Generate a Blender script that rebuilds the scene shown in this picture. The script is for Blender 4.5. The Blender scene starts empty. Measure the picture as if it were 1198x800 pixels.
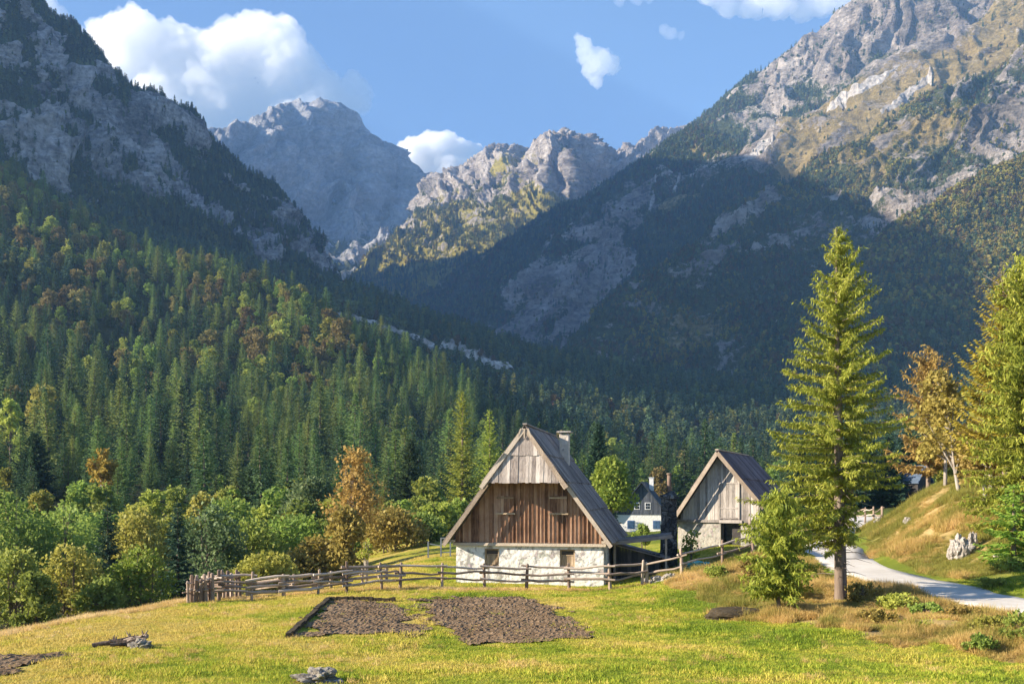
import bpy, math, random
import numpy as np
from mathutils import Vector, Matrix, Euler

random.seed(7)
RNG = np.random.default_rng(7)
sc = bpy.context.scene
COL = sc.collection

# ------------------------------------------------------------------ view of the place
F, U0, VH, CZ = 1165.0, 599.0, 575.0, 4.3          # focal length in pixels of the photo, eye height
SUN_AZ = (-0.985, -0.172)                           # direction towards the sun, horizontal
SUN_EL = math.radians(23)

def P(u, v, y):
    return np.array([(u - U0) / F * y, y, CZ - (v - VH) / F * y])

# ------------------------------------------------------------------ numpy noise
def _hash(ix, iy, iz, seed):
    h = (ix.astype(np.int64) * 374761393 + iy.astype(np.int64) * 668265263 + iz.astype(np.int64) * 2147483647 + seed * 974711) & 0xFFFFFFFF
    h = ((h ^ (h >> 13)) * 1274126177) & 0xFFFFFFFF
    h = (h ^ (h >> 16)) & 0xFFFFFFFF
    return h

_G = np.array([(1,1,0),(-1,1,0),(1,-1,0),(-1,-1,0),(1,0,1),(-1,0,1),(1,0,-1),(-1,0,-1),(0,1,1),(0,-1,1),(0,1,-1),(0,-1,-1),(1,1,0),(-1,1,0),(0,-1,1),(0,-1,-1)], float)

def perlin(p, seed=0):
    p = np.asarray(p, float)
    i = np.floor(p).astype(np.int64); f = p - i
    w = f * f * f * (f * (f * 6 - 15) + 10)
    out = 0
    for dx in (0, 1):
        for dy in (0, 1):
            for dz in (0, 1):
                g = _G[_hash(i[:, 0] + dx, i[:, 1] + dy, i[:, 2] + dz, seed) & 15]
                d = (g * (f - np.array([dx, dy, dz]))).sum(1)
                wx = w[:, 0] if dx else 1 - w[:, 0]
                wy = w[:, 1] if dy else 1 - w[:, 1]
                wz = w[:, 2] if dz else 1 - w[:, 2]
                out = out + d * wx * wy * wz
    return out

def fbm(p, octv=4, seed=0, gain=0.5):
    a, s, t = 1.0, 0.0, 1.0
    p = np.asarray(p, float)
    for k in range(octv):
        s = s + a * perlin(p * t + 17.3 * k, seed + k); a *= gain; t *= 2.03
    return s

def ridged(p, octv=4, seed=0, gain=0.5):
    a, s, t = 1.0, 0.0, 1.0
    p = np.asarray(p, float)
    for k in range(octv):
        s = s + a * (1 - 2.2 * np.abs(perlin(p * t + 11.1 * k, seed + k))); a *= gain; t *= 2.1
    return s

def sm(x, a, b):
    t = np.clip((np.asarray(x, float) - a) / (b - a), 0, 1)
    return t * t * (3 - 2 * t)

# ------------------------------------------------------------------ mesh helpers
def mesh_np(name, V, Q, attrs=None, smooth=False, mats=(), midx=None):
    """a mesh from arrays: V (n,3), Q (m,3 or 4); attrs {name: (domain, values)}"""
    me = bpy.data.meshes.new(name)
    V = np.asarray(V, np.float32); Q = np.asarray(Q, np.int32)
    n, (m, k) = len(V), Q.shape
    me.vertices.add(n); me.vertices.foreach_set('co', V.ravel())
    me.loops.add(m * k); me.loops.foreach_set('vertex_index', Q.ravel())
    me.polygons.add(m)
    me.polygons.foreach_set('loop_start', np.arange(0, m * k, k, dtype=np.int32))
    for nm, (dom, val) in (attrs or {}).items():
        val = np.asarray(val, np.float32)
        if val.ndim == 1:
            a = me.attributes.new(nm, 'FLOAT', dom); a.data.foreach_set('value', val)
        else:
            a = me.attributes.new(nm, 'FLOAT_VECTOR', dom); a.data.foreach_set('vector', val.ravel())
    for mt in mats: me.materials.append(mt)
    if midx is not None: me.polygons.foreach_set('material_index', np.asarray(midx, np.int32))
    me.polygons.foreach_set('use_smooth', np.full(m, smooth, bool))
    me.update(calc_edges=True); me.validate()
    return me

class MB:
    """collects boxes, boards, tubes and blobs; build() links them as one mesh object"""
    def __init__(s): s.v, s.f, s.t, s.m = [], [], [], []
    def add(s, vs, fs, tint=None, mi=0):
        o = len(s.v); tint = random.random() if tint is None else tint
        s.v += [tuple(map(float, x)) for x in vs]
        for q in fs: s.f.append(tuple(o + i for i in q)); s.t.append(tint); s.m.append(mi)
    def hexa(s, c, tint=None, mi=0):                    # eight corners: bottom ring, top ring
        s.add(c, [(3, 2, 1, 0), (4, 5, 6, 7), (0, 1, 5, 4), (1, 2, 6, 5), (2, 3, 7, 6), (3, 0, 4, 7)], tint, mi)
    def box(s, x0, x1, y0, y1, z0, z1, tint=None, mi=0):
        s.hexa([(x0, y0, z0), (x1, y0, z0), (x1, y1, z0), (x0, y1, z0), (x0, y0, z1), (x1, y0, z1), (x1, y1, z1), (x0, y1, z1)], tint, mi)
    def beam(s, a, b, w, t, up=(0, 0, 1), tint=None, mi=0):   # bar from a to b, w wide across, t thick along up
        a, b = Vector(a), Vector(b); d = (b - a).normalized(); sd = d.cross(Vector(up)).normalized(); u = sd.cross(d)
        A = [sd * (-w / 2) + u * (-t / 2), sd * (w / 2) + u * (-t / 2), sd * (w / 2) + u * (t / 2), sd * (-w / 2) + u * (t / 2)]
        vs = [a + q for q in A] + [b + q for q in A]
        s.add(vs, [(0, 1, 2, 3), (7, 6, 5, 4), (0, 4, 5, 1), (1, 5, 6, 2), (2, 6, 7, 3), (3, 7, 4, 0)], tint, mi)
    def tube(s, pts, rad, n=8, tint=None, mi=0, cap=True, wob=0.0):
        pts = [Vector(p) for p in pts]; vs, fs = [], []
        ref = Vector((0.31, 0.87, 0.2))
        for i, p in enumerate(pts):
            d = (pts[min(i + 1, len(pts) - 1)] - pts[max(i - 1, 0)]).normalized()
            sd = d.cross(ref).normalized(); u = sd.cross(d)
            r = rad[i] if hasattr(rad, '__len__') else rad
            for k in range(n):
                a = 2 * math.pi * k / n; rr = r * (1 + wob * random.uniform(-1, 1))
                vs.append(p + sd * math.cos(a) * rr + u * math.sin(a) * rr)
        for i in range(len(pts) - 1):
            for k in range(n):
                fs.append((i * n + k, i * n + (k + 1) % n, (i + 1) * n + (k + 1) % n, (i + 1) * n + k))
        if cap:
            fs.append(tuple(range(n))[::-1]); fs.append(tuple((len(pts) - 1) * n + k for k in range(n)))
        s.add(vs, fs, tint, mi)
    def rock(s, c, r, seed=0, sub=3, amp=0.35, tint=None, mi=0):
        V, T = ico(sub)
        n = fbm(V * 1.3 + seed * 7.7, 4, seed) * amp * 1.6 + fbm(V * 3.1 + seed, 3, seed + 9) * amp * .5
        W = V * (1 + n)[:, None] * np.asarray(r) + np.asarray(c)
        s.add(W, [tuple(t) for t in T], tint, mi)
    def build(s, name, mat, parent=None, smooth=False, bev=0.0):
        me = bpy.data.meshes.new(name)
        me.from_pydata(s.v, [], s.f)
        a = me.attributes.new('tint', 'FLOAT', 'FACE'); a.data.foreach_set('value', np.array(s.t, np.float32))
        for mt in (mat if isinstance(mat, (list, tuple)) else [mat]): me.materials.append(mt)
        me.polygons.foreach_set('material_index', np.array(s.m, np.int32))
        me.polygons.foreach_set('use_smooth', np.full(len(s.f), smooth, bool))
        me.update()
        o = link(name, me, parent)
        if bev:
            b = o.modifiers.new('soft_edges', 'BEVEL'); b.width = bev; b.segments = 1; b.limit_method = 'ANGLE'
        return o

_ICO = {}
def ico(sub):
    if sub in _ICO: return _ICO[sub]
    t = (1 + 5 ** .5) / 2
    V = [(-1, t, 0), (1, t, 0), (-1, -t, 0), (1, -t, 0), (0, -1, t), (0, 1, t), (0, -1, -t), (0, 1, -t), (t, 0, -1), (t, 0, 1), (-t, 0, -1), (-t, 0, 1)]
    T = [(0, 11, 5), (0, 5, 1), (0, 1, 7), (0, 7, 10), (0, 10, 11), (1, 5, 9), (5, 11, 4), (11, 10, 2), (10, 7, 6), (7, 1, 8), (3, 9, 4), (3, 4, 2), (3, 2, 6), (3, 6, 8), (3, 8, 9), (4, 9, 5), (2, 4, 11), (6, 2, 10), (8, 6, 7), (9, 8, 1)]
    V = [np.array(v, float) / np.linalg.norm(v) for v in V]
    for _ in range(sub):
        mid, N = {}, []
        def m(a, b):
            k = (min(a, b), max(a, b))
            if k not in mid:
                w = V[a] + V[b]; V.append(w / np.linalg.norm(w)); mid[k] = len(V) - 1
            return mid[k]
        for a, b, c in T:
            x, y, z = m(a, b), m(b, c), m(c, a)
            N += [(a, x, z), (b, y, x), (c, z, y), (x, y, z)]
        T = N
    _ICO[sub] = (np.array(V), np.array(T)); return _ICO[sub]

def link(name, data, parent=None, loc=None, rz=None):
    o = bpy.data.objects.new(name, data); COL.objects.link(o)
    if parent is not None: o.parent = parent
    if loc is not None: o.location = [float(x) for x in loc]
    if rz is not None: o.rotation_euler = (0, 0, rz)
    return o

def tag(o, label=None, cat=None, group=None, kind=None):
    if label: o['label'] = label
    if cat: o['category'] = cat
    if group: o['group'] = group
    if kind: o['kind'] = kind
    return o

def thing(name, label, cat, loc, rz=0.0, group=None):
    return tag(link(name, None, None, loc, rz), label, cat, group)

def copy_tree(o, parent=None):
    c = o.copy(); COL.objects.link(c)
    if parent is not None: c.parent = parent
    for ch in KIDS.get(o.name, ()): copy_tree(ch, c)
    return c
KIDS = {}

# ------------------------------------------------------------------ material helpers
class NT:
    def __init__(s, name):
        s.m = bpy.data.materials.new(name); s.m.use_nodes = True
        s.t = s.m.node_tree; s.t.nodes.clear()
        s.out = s.n('ShaderNodeOutputMaterial')
    def n(s, typ, **kw):
        nd = s.t.nodes.new(typ)
        for k, v in kw.items(): setattr(nd, k, v)
        return nd
    def put(s, sock, val):
        if isinstance(val, bpy.types.NodeSocket): s.t.links.new(val, sock)
        else:
            if sock.type == 'RGBA' and len(val) == 3: val = (*val, 1)
            sock.default_value = val
    def attr(s, name, out='Fac'): return s.n('ShaderNodeAttribute', attribute_name=name).outputs[out]
    def pos(s): return s.n('ShaderNodeNewGeometry').outputs['Position']
    def obj(s): return s.n('ShaderNodeTexCoord').outputs['Object']
    def rnd(s): return s.n('ShaderNodeObjectInfo').outputs['Random']
    def mapping(s, vec, scale=(1, 1, 1), rot=(0, 0, 0)):
        nd = s.n('ShaderNodeMapping'); s.put(nd.inputs['Vector'], vec); nd.inputs['Scale'].default_value = scale; nd.inputs['Rotation'].default_value = rot
        return nd.outputs[0]
    def noise(s, vec, scale, detail=4, rough=.55, dist=0.0, out='Fac'):
        nd = s.n('ShaderNodeTexNoise'); s.put(nd.inputs['Vector'], vec)
        nd.inputs['Scale'].default_value = scale; nd.inputs['Detail'].default_value = detail
        nd.inputs['Roughness'].default_value = rough; nd.inputs['Distortion'].default_value = dist
        return nd.outputs[out]
    def voro(s, vec, scale, feature='F1', out='Distance'):
        nd = s.n('ShaderNodeTexVoronoi', feature=feature); s.put(nd.inputs['Vector'], vec); nd.inputs['Scale'].default_value = scale
        return nd.outputs[out]
    def ramp(s, fac, stops, interp='LINEAR'):
        nd = s.n('ShaderNodeValToRGB'); e = nd.color_ramp; e.interpolation = interp
        while len(e.elements) < len(stops): e.elements.new(0.5)
        for el, (p, c) in zip(e.elements, stops):
            el.position = p; el.color = (*c, 1) if hasattr(c, '__len__') else (c, c, c, 1)
        s.put(nd.inputs['Fac'], fac); return nd.outputs['Color']
    def mix(s, fac, a, b, mode='MIX'):
        nd = s.n('ShaderNodeMix', data_type='RGBA', blend_type=mode)
        s.put(nd.inputs[0], fac); s.put(nd.inputs[6], a); s.put(nd.inputs[7], b); return nd.outputs[2]
    def math(s, op, a, b=0.0, c=0.0):
        nd = s.n('ShaderNodeMath', operation=op)
        for i, x in enumerate((a, b, c)): s.put(nd.inputs[i], x)
        return nd.outputs[0]
    def hsv(s, col, h=0.5, sa=1.0, v=1.0):
        nd = s.n('ShaderNodeHueSaturation'); s.put(nd.inputs['Color'], col)
        s.put(nd.inputs['Hue'], h); s.put(nd.inputs['Saturation'], sa); s.put(nd.inputs['Value'], v); return nd.outputs[0]
    def bump(s, h, strength=0.5, dist=0.1):
        nd = s.n('ShaderNodeBump'); s.put(nd.inputs['Height'], h); nd.inputs['Strength'].default_value = strength; nd.inputs['Distance'].default_value = dist
        return nd.outputs[0]
    def bsdf(s, col, rough=0.9, normal=None, spec=0.15):
        nd = s.n('ShaderNodeBsdfPrincipled'); s.put(nd.inputs['Base Color'], col); s.put(nd.inputs['Roughness'], rough)
        nd.inputs['Specular IOR Level'].default_value = spec
        if normal is not None: s.put(nd.inputs['Normal'], normal)
        return nd.outputs[0]
    def surf(s, sh): s.t.links.new(sh, s.out.inputs['Surface']); return s.m

def leaf_mat(name, c0, c1, c2, trans=0.32, vary=0.55, rough=0.6, hue=0.02):
    """foliage: colour varies from plant to plant and from spray to spray"""
    t = NT(name)
    r = t.rnd()
    f = t.math('ADD', t.math('MULTIPLY', r, vary), t.math('MULTIPLY', t.attr('tint'), 1 - vary))
    col = t.ramp(f, [(0.0, c0), (0.5, c1), (1.0, c2)])
    r2 = t.math('FRACT', t.math('MULTIPLY', r, 17.31))
    col = t.hsv(col, t.math('ADD', 0.5 - hue, t.math('MULTIPLY', r2, 2 * hue)), 1.0, t.math('ADD', 0.8, t.math('MULTIPLY', r2, 0.4)))
    a = t.bsdf(col, rough, spec=0.2)
    tr = t.n('ShaderNodeBsdfTranslucent'); t.put(tr.inputs['Color'], col)
    mx = t.n('ShaderNodeMixShader'); mx.inputs[0].default_value = trans
    t.t.links.new(a, mx.inputs[1]); t.t.links.new(tr.outputs[0], mx.inputs[2])
    return t.surf(mx.outputs[0])

def wood_mat(name, dark, mid, light, along='Z', scale=1.0, grey=0.0, rough=0.85):
    t = NT(name)
    st = {'X': (0.12, 1, 1), 'Y': (1, 0.12, 1), 'Z': (1, 1, 0.12)}[along]
    o = t.obj()
    ti = t.attr('tint')
    vec = t.n('ShaderNodeVectorMath', operation='ADD'); t.put(vec.inputs[0], t.mapping(o, st))
    cb = t.n('ShaderNodeCombineXYZ'); t.put(cb.inputs[0], t.math('MULTIPLY', ti, 31.0)); t.put(cb.inputs[1], t.math('MULTIPLY', ti, 57.0)); t.put(vec.inputs[1], cb.outputs[0])
    g = t.noise(vec.outputs[0], 22 * scale, 5, .65, 0.4)
    big = t.noise(o, 1.1 * scale, 4, .6)
    f = t.math('ADD', t.math('MULTIPLY', g, 0.55), t.math('MULTIPLY', ti, 0.4))
    f = t.math('ADD', f, t.math('MULTIPLY', t.math('SUBTRACT', big, 0.5), 0.6))
    col = t.ramp(f, [(0.22, dark), (0.5, mid), (0.8, light)])
    return t.surf(t.bsdf(col, rough, t.bump(g, 0.7, 0.03), 0.2))

M = {}
M['gable'] = wood_mat('brown_board', (.11, .055, .032), (.34, .19, .115), (.56, .375, .255))
M['grey_wood'] = wood_mat('weathered_board', (.20, .165, .15), (.45, .385, .34), (.68, .61, .55))
M['barge'] = wood_mat('barge_board_wood', (.26, .20, .15), (.46, .375, .295), (.62, .53, .43), 'Y')
M['roof'] = wood_mat('roof_plank', (.09, .076, .07), (.235, .20, .185), (.42, .365, .33), 'X')
M['barn_roof'] = wood_mat('barn_roof_plank', (.06, .045, .05), (.145, .112, .122), (.26, .21, .215), 'X')
M['barn_wood'] = wood_mat('barn_board', (.20, .175, .16), (.46, .41, .37), (.66, .60, .55))
M['dark_wood'] = wood_mat('dark_shed_board', (.03, .028, .028), (.07, .062, .06), (.14, .12, .11))
M['house_wood'] = wood_mat('dark_blue_board', (.045, .055, .075), (.085, .095, .12), (.14, .15, .175))  # dark boards, bluish in tone
M['fence'] = wood_mat('fence_wood', (.17, .125, .095), (.40, .315, .255), (.64, .55, .47), 'X', 0.8)
M['fence_post'] = wood_mat('fence_post_wood', (.15, .105, .08), (.34, .255, .20), (.56, .46, .38), 'Z', 0.8)
M['shutter'] = wood_mat('shutter_wood', (.22, .15, .09), (.42, .31, .20), (.60, .47, .33))
M['bark'] = wood_mat('bark', (.07, .05, .04), (.19, .145, .115), (.36, .29, .235), 'Z', 0.5)
M['pale_bark'] = wood_mat('pale_bark', (.18, .15, .13), (.36, .32, .28), (.55, .50, .45), 'Z', 0.5)

def plaster(name, peel, base=(.80, .78, .74)):
    t = NT(name); o = t.obj()
    n1 = t.noise(o, 1.9, 6, .62); n2 = t.noise(o, 6.5, 5, .6); st = t.voro(o, 5.0, 'F1', 'Color')
    stv = t.voro(o, 5.0)
    col = t.mix(t.ramp(n2, [(.35, 0.0), (.7, 1.0)]), (base[0] * .83, base[1] * .81, base[2] * .77), base)
    stone = t.mix(t.ramp(stv, [(.1, 0.0), (.55, 1.0)]), (.50, .47, .43), (.24, .22, .20))
    stone = t.mix(0.25, stone, st, 'MULTIPLY')
    pm = t.ramp(t.math('ADD', t.math('MULTIPLY', n1, .7), t.math('MULTIPLY', n2, .3)), [(.5 - .0, 0.0), (.5 + .06, 1.0)])
    pm = t.math('MULTIPLY', t.ramp(t.math('ADD', n1, t.math('MULTIPLY', n2, .35)), [(peel, 0.0), (peel + .07, 1.0)]), 0.75)
    col = t.mix(pm, col, stone)
    h = t.math('ADD', t.math('MULTIPLY', stv, -.6), t.math('MULTIPLY', n2, .8))
    return t.surf(t.bsdf(col, 0.95, t.bump(h, 0.6, 0.06), 0.1))
M['white_wall'] = plaster('peeling_whitewash', .685, (.84, .82, .79))
M['barn_wall'] = plaster('barn_plaster', .66, (.48, .45, .41))
M['far_wall'] = plaster('clean_plaster', 1.1, (.80, .80, .80))
M['chimney'] = plaster('chimney_plaster', .80, (.62, .56, .50))

def plain(name, col, rough=.8, bumps=None, spec=.2, var=.25, sc_=3.0):
    t = NT(name); o = t.obj(); n = t.noise(o, sc_, 5, .6)
    c = t.mix(t.ramp(n, [(.3, 0.0), (.7, 1.0)]), tuple(x * (1 - var) for x in col), tuple(min(1, x * (1 + var)) for x in col))
    return t.surf(t.bsdf(c, rough, t.bump(n, bumps, 0.03) if bumps else None, spec))
M['glass'] = plain('window_glass', (.03, .035, .045), .12, spec=.6)
M['blue_glass'] = plain('blue_window_glass', (.06, .12, .22), .15, spec=.6)
M['white_paint'] = plain('white_paint', (.75, .75, .75), .5)
M['blue_paint'] = plain('blue_paint', (.10, .16, .30), .5)
M['dark'] = plain('dark_interior', (.015, .014, .015))
M['metal'] = plain('dull_metal', (.17, .19, .22), .45)
M['pipe'] = plain('clay_pipe', (.20, .14, .11), .7)
M['tarp'] = plain('turquoise_tarp', (.12, .38, .34), .5)
M['slate'] = plain('slate_roof', (.045, .055, .07), .7)
M['blue_roof'] = plain('blue_grey_roof', (.07, .10, .15), .6)

def stone_mat(name, c0, c1, c2, scale=1.0, moss=0.0):
    t = NT(name); o = t.obj()
    n = t.noise(o, 2.2 * scale, 7, .65); n2 = t.noise(o, 11 * scale, 5, .6)
    col = t.ramp(t.math('ADD', t.math('MULTIPLY', n, .7), t.math('MULTIPLY', n2, .3)), [(.32, c0), (.5, c1), (.68, c2)])
    if moss:
        col = t.mix(t.ramp(t.noise(o, 3.0 * scale, 4, .6), [(.5, 0.0), (.62, moss)]), col, (.07, .085, .025))
    return t.surf(t.bsdf(col, .95, t.bump(t.math('ADD', n, t.math('MULTIPLY', n2, .5)), .8, .08), .1))
M['rock'] = stone_mat('field_rock', (.12, .105, .09), (.26, .235, .205), (.42, .385, .34), 1.5, .6)
M['pale_rock'] = stone_mat('pale_rock', (.20, .175, .155), (.38, .345, .31), (.55, .51, .47), 1.5)
def masonry(name):
    t = NT(name); o = t.obj()
    v = t.voro(o, 4.2, 'DISTANCE_TO_EDGE'); vc = t.voro(o, 4.2, 'F1', 'Color')
    n = t.noise(o, 9, 5, .6)
    g = t.n('ShaderNodeRGBToBW'); t.put(g.inputs[0], vc)
    col = t.ramp(t.math('ADD', t.math('MULTIPLY', g.outputs[0], .7), t.math('MULTIPLY', n, .4)), [(.25, (.035, .035, .038)), (.6, (.11, .105, .10)), (.9, (.30, .29, .28))])
    col = t.mix(t.ramp(v, [(0.0, 1.0), (.06, 0.0)]), col, (.04, .04, .04))
    return t.surf(t.bsdf(col, .95, t.bump(t.ramp(v, [(0.0, 0.0), (.12, 1.0)]), .9, .06), .1))
M['masonry'] = masonry('dark_stone_masonry')

# ------------------------------------------------------------------ foliage materials
M['spruce'] = leaf_mat('spruce_needles', (.026, .056, .030), (.062, .112, .044), (.135, .195, .066), .28)
M['larch'] = leaf_mat('larch_needles', (.12, .185, .062), (.20, .275, .08), (.34, .38, .10), .4)
M['green_leaf'] = leaf_mat('green_leaves', (.15, .22, .048), (.26, .335, .068), (.40, .44, .10), .45)
M['yellow_leaf'] = leaf_mat('yellow_green_leaves', (.21, .24, .045), (.37, .38, .07), (.52, .50, .12), .45)
M['rust_leaf'] = leaf_mat('rust_leaves', (.16, .125, .048), (.26, .20, .068), (.38, .31, .11), .38)
M['gold_leaf'] = leaf_mat('golden_leaves', (.30, .21, .04), (.48, .35, .06), (.64, .50, .11), .42, vary=.05, hue=.004)
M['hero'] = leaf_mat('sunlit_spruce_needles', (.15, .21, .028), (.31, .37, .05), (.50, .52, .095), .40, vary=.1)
M['bright_leaf'] = leaf_mat('bright_green_leaves', (.12, .205, .032), (.22, .32, .046), (.36, .43, .08), .42, vary=.15)
M['grass'] = None

# ------------------------------------------------------------------ leaf cards built as numpy arrays
class Leaves:
    def __init__(s): s.P, s.D, s.W, s.T = [], [], [], []
    def add(s, p, d, w, t):
        s.P.append(np.asarray(p, float)); s.D.append(np.asarray(d, float)); s.W.append(np.asarray(w, float)); s.T.append(np.asarray(t, float))
    def arrays(s):
        p, d, w, t = map(np.concatenate, (s.P, s.D, s.W, s.T))
        n = len(p)
        V = np.stack([p, p + d * .45 + w, p + d, p + d * .45 - w], 1).reshape(-1, 3)
        Q = np.arange(n * 4).reshape(n, 4)
        return V, Q, t
    def mesh(s, name, mat):
        V, Q, t = s.arrays()
        return mesh_np(name, V, Q, {'tint': ('FACE', t)}, False, [mat])

def unit(a): return a / np.maximum(np.linalg.norm(a, axis=-1, keepdims=True), 1e-9)

def conifer(seed, h, rmax, z0=0.0, dz=0.4, nb=7, step=0.5, size=0.6, droop=0.35, prof=0.8, ragged=0.25, width=0.30, hang=0.3, asym=None, sparse=0.0):
    """needle sprays on whorls of drooping boughs; returns Leaves and the bough lines"""
    r = np.random.default_rng(seed); L = Leaves(); lines = []
    z = z0 + (h - z0) * .02
    while z < h - .02 * h:
        t = (z - z0) / (h - z0)
        R = rmax * (1 - t) ** prof * (0.62 + .38 * min(1, t / .12)) + .02 * rmax
        n = max(3, int(round(nb * (1 - .4 * t) + r.uniform(-1, 1))))
        a0 = r.uniform(0, 6.28)
        for k in range(n):
            if r.random() < sparse: continue
            a = a0 + 6.283 * k / n + r.uniform(-.35, .35)
            ln = R * (1 + r.uniform(-ragged, ragged)) * (1 if r.random() > .12 else .55)
            if asym is not None: ln *= asym(a, t)
            d = np.array([math.cos(a), math.sin(a), 0.0])
            up = .55 * t + .05 - droop * (1 - t) * .6
            m = max(2, int(ln / step) + 1)
            s = np.linspace(.12, 1, m)
            zc = z + r.uniform(-.5, .5) * dz + ln * (up * s - droop * (1 - t * .5) * s ** 2 * .8 + .18 * s ** 4)
            pts = np.stack([d[0] * ln * s, d[1] * ln * s, zc], 1)
            lines.append(pts)
            side = np.array([-d[1], d[0], 0.0])
            bt = r.uniform(0, 1)
            sz = size * (.55 + .45 * (1 - t)) * (1.1 - .45 * s)
            for sg in (-1, 1):
                dd = d * .62 + side * sg * r.uniform(.6, 1.0, (m, 1)) + np.array([0, 0, -1]) * r.uniform(0, hang * 1.4, (m, 1))
                dd = unit(dd) * (sz * r.uniform(.8, 1.25, m))[:, None]
                ww = unit(np.cross(dd, np.array([0, 0, 1.0]) + r.normal(0, .5, (m, 3)))) * (sz * width)[:, None]
                L.add(pts, dd, ww, np.clip(.5 * bt + r.uniform(0, .5, m), 0, 1))
            dd = unit(d + np.array([0, 0, 1]) * r.uniform(-hang * 2, .15, (m, 1)) + r.normal(0, .2, (m, 3))) * (sz * 1.1)[:, None]
            ww = unit(np.cross(dd, r.normal(0, 1, (m, 3)))) * (sz * width)[:, None]
            L.add(pts, dd, ww, np.clip(.5 * bt + r.uniform(0, .5, m), 0, 1))
        z += dz * r.uniform(.75, 1.25) * (1 - .35 * t)
    tp = np.array([[0, 0, h * .93]] * 4)                                     # leader shoot
    dd = np.array([[.1, 0, 1], [-.1, .05, 1], [0, -.1, 1], [.02, .1, .9]]) * h * .075
    L.add(tp, dd, unit(np.cross(dd, r.normal(0, 1, (4, 3)))) * size * width * .5, r.uniform(.3, 1, 4))
    return L, lines

def blob_leaves(seed, lobes, n, size, flat=0.0, hollow=.55, width=.42, up=0.25, L=None, clump=0.0):
    """leaves through the outer volume of overlapping lobes (cx,cy,cz,rx,ry,rz)"""
    r = np.random.default_rng(seed); L = L or Leaves()
    lobes = np.array(lobes, float); vol = lobes[:, 3] * lobes[:, 4] + lobes[:, 3] * lobes[:, 5]
    pick = r.choice(len(lobes), n, p=vol / vol.sum()); lb = lobes[pick]
    d = unit(r.normal(0, 1, (n, 3)))
    rad = hollow + (1 - hollow) * r.random(n) ** .6
    bumpy = 1 + .22 * fbm(d * 2.1 + pick[:, None] * 3.3, 3, seed)
    p = lb[:, :3] + d * lb[:, 3:] * (rad * bumpy)[:, None]
    if clump:
        keep = fbm(p / clump + seed, 2, seed + 5) > -.12 + .1 * r.random(n)
        p, d, pick = p[keep], d[keep], pick[keep]; n = len(p)
    dd = unit(d * .6 + r.normal(0, .8, (n, 3)) + np.array([0, 0, up])) * (size * r.uniform(.6, 1.4, n))[:, None]
    ww = unit(np.cross(dd, r.normal(0, 1, (n, 3)))) * (np.linalg.norm(dd, axis=1) * width)[:, None]
    lt = r.random(len(lobes))
    L.add(p - dd * .5, dd, ww, np.clip(.45 * lt[pick] + .55 * r.random(n), 0, 1))
    return L

def lobes_for(seed, h, r, z0=.15, n=14, top=.5, squash=.9):
    """lobes filling a crown of height h and radius r above z0*h"""
    g = np.random.default_rng(seed); out = []
    for k in range(n):
        t = g.uniform(0, 1); a = g.uniform(0, 6.28)
        zz = h * (z0 + (1 - z0) * (.12 + .76 * t))
        R = r * math.sin(math.pi * min(1, .22 + .72 * t) ** top) if top else r
        q = R * g.uniform(.25, .72)
        s = r * g.uniform(.32, .52)
        out.append((math.cos(a) * q, math.sin(a) * q, min(zz, h - s * squash), s, s, s * squash))
    return out

def branchy_trunk(mb, seed, h, r0, ends, lean=(0, 0), split=.3, n=7):
    """tapered trunk with limbs that reach the given ends"""
    g = random.Random(seed)
    pts = [(lean[0] * t * h + g.uniform(-.02, .02) * h * t, lean[1] * t * h + g.uniform(-.02, .02) * h * t, h * t - .3 * (t == 0)) for t in (0, .2, .4, .6, .8, 1)]
    mb.tube(pts, [r0 * 1.25, r0, r0 * .8, r0 * .6, r0 * .38, r0 * .12], n, tint=.5, wob=.12)
    for e in ends:
        t = min(.9, max(split, e[2] / h * g.uniform(.45, .8)))
        i = t * 5; k = min(4, int(i)); q = i - k
        a = Vector(pts[k]).lerp(Vector(pts[k + 1]), q); b = Vector(e)
        m = a.lerp(b, .5) + Vector((g.uniform(-.1, .1), g.uniform(-.1, .1), .08)) * (b - a).length
        rr = r0 * (1 - t) * .55 + .008
        mb.tube([a, m, b], [rr, rr * .65, rr * .2], 5, tint=.5, cap=False)

# ------------------------------------------------------------------ ground: height from control points (thin plate spline in bearing and log distance)
GP = []
def g_(*pts):
    for u, y, v in pts: GP.append((u, math.log(y), v))
def gz_(*pts):                                     # same, given world height instead of image row
    for u, y, z in pts: GP.append((u, math.log(y), VH + (CZ - z) * F / y))
# bank under the viewpoint and meadow
for u in (-500, 0, 300, 600, 900, 1250, 1700):
    gz_((u, 3, 2.75), (u, 7, 1.9), (u, 12, 1.0))
for u in (0, 300, 600, 900, 1198): gz_((u, 19, .62))
gz_((-500, 20, .4), (1600, 19, .8))
g_((335, 27, 745), (700, 26.5, 750), (550, 26, 757), (480, 38.5, 697), (385, 37, 702), (610, 38.5, 698))
gz_((100, 27, .28), (200, 33, .1), (300, 39, .02))
gz_((530, 46, .03), (615, 46, .0), (720, 45.5, -.02), (620, 54, .05), (700, 54, .15))
g_((0, 29.5, 742), (100, 34, 722), (200, 39.5, 706))
gz_((-250, 27, -.4), (-250, 36, -2.6), (0, 37, -1.9), (100, 42, -1.8), (200, 47, -1.7), (290, 51, -1.2), (0, 55, -3.8), (150, 60, -3.6), (-300, 60, -4.0))
gz_((345, 44, -.1), (424, 48, -.05), (400, 56, -.9), (350, 60, -1.6), (480, 52, .15), (500, 62, .35), (520, 80, .5))
gz_((250, 85, -1.5), (0, 85, -2.0), (-300, 85, -1.0), (400, 85, -.8), (640, 85, .5), (640, 66, .4))
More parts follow.
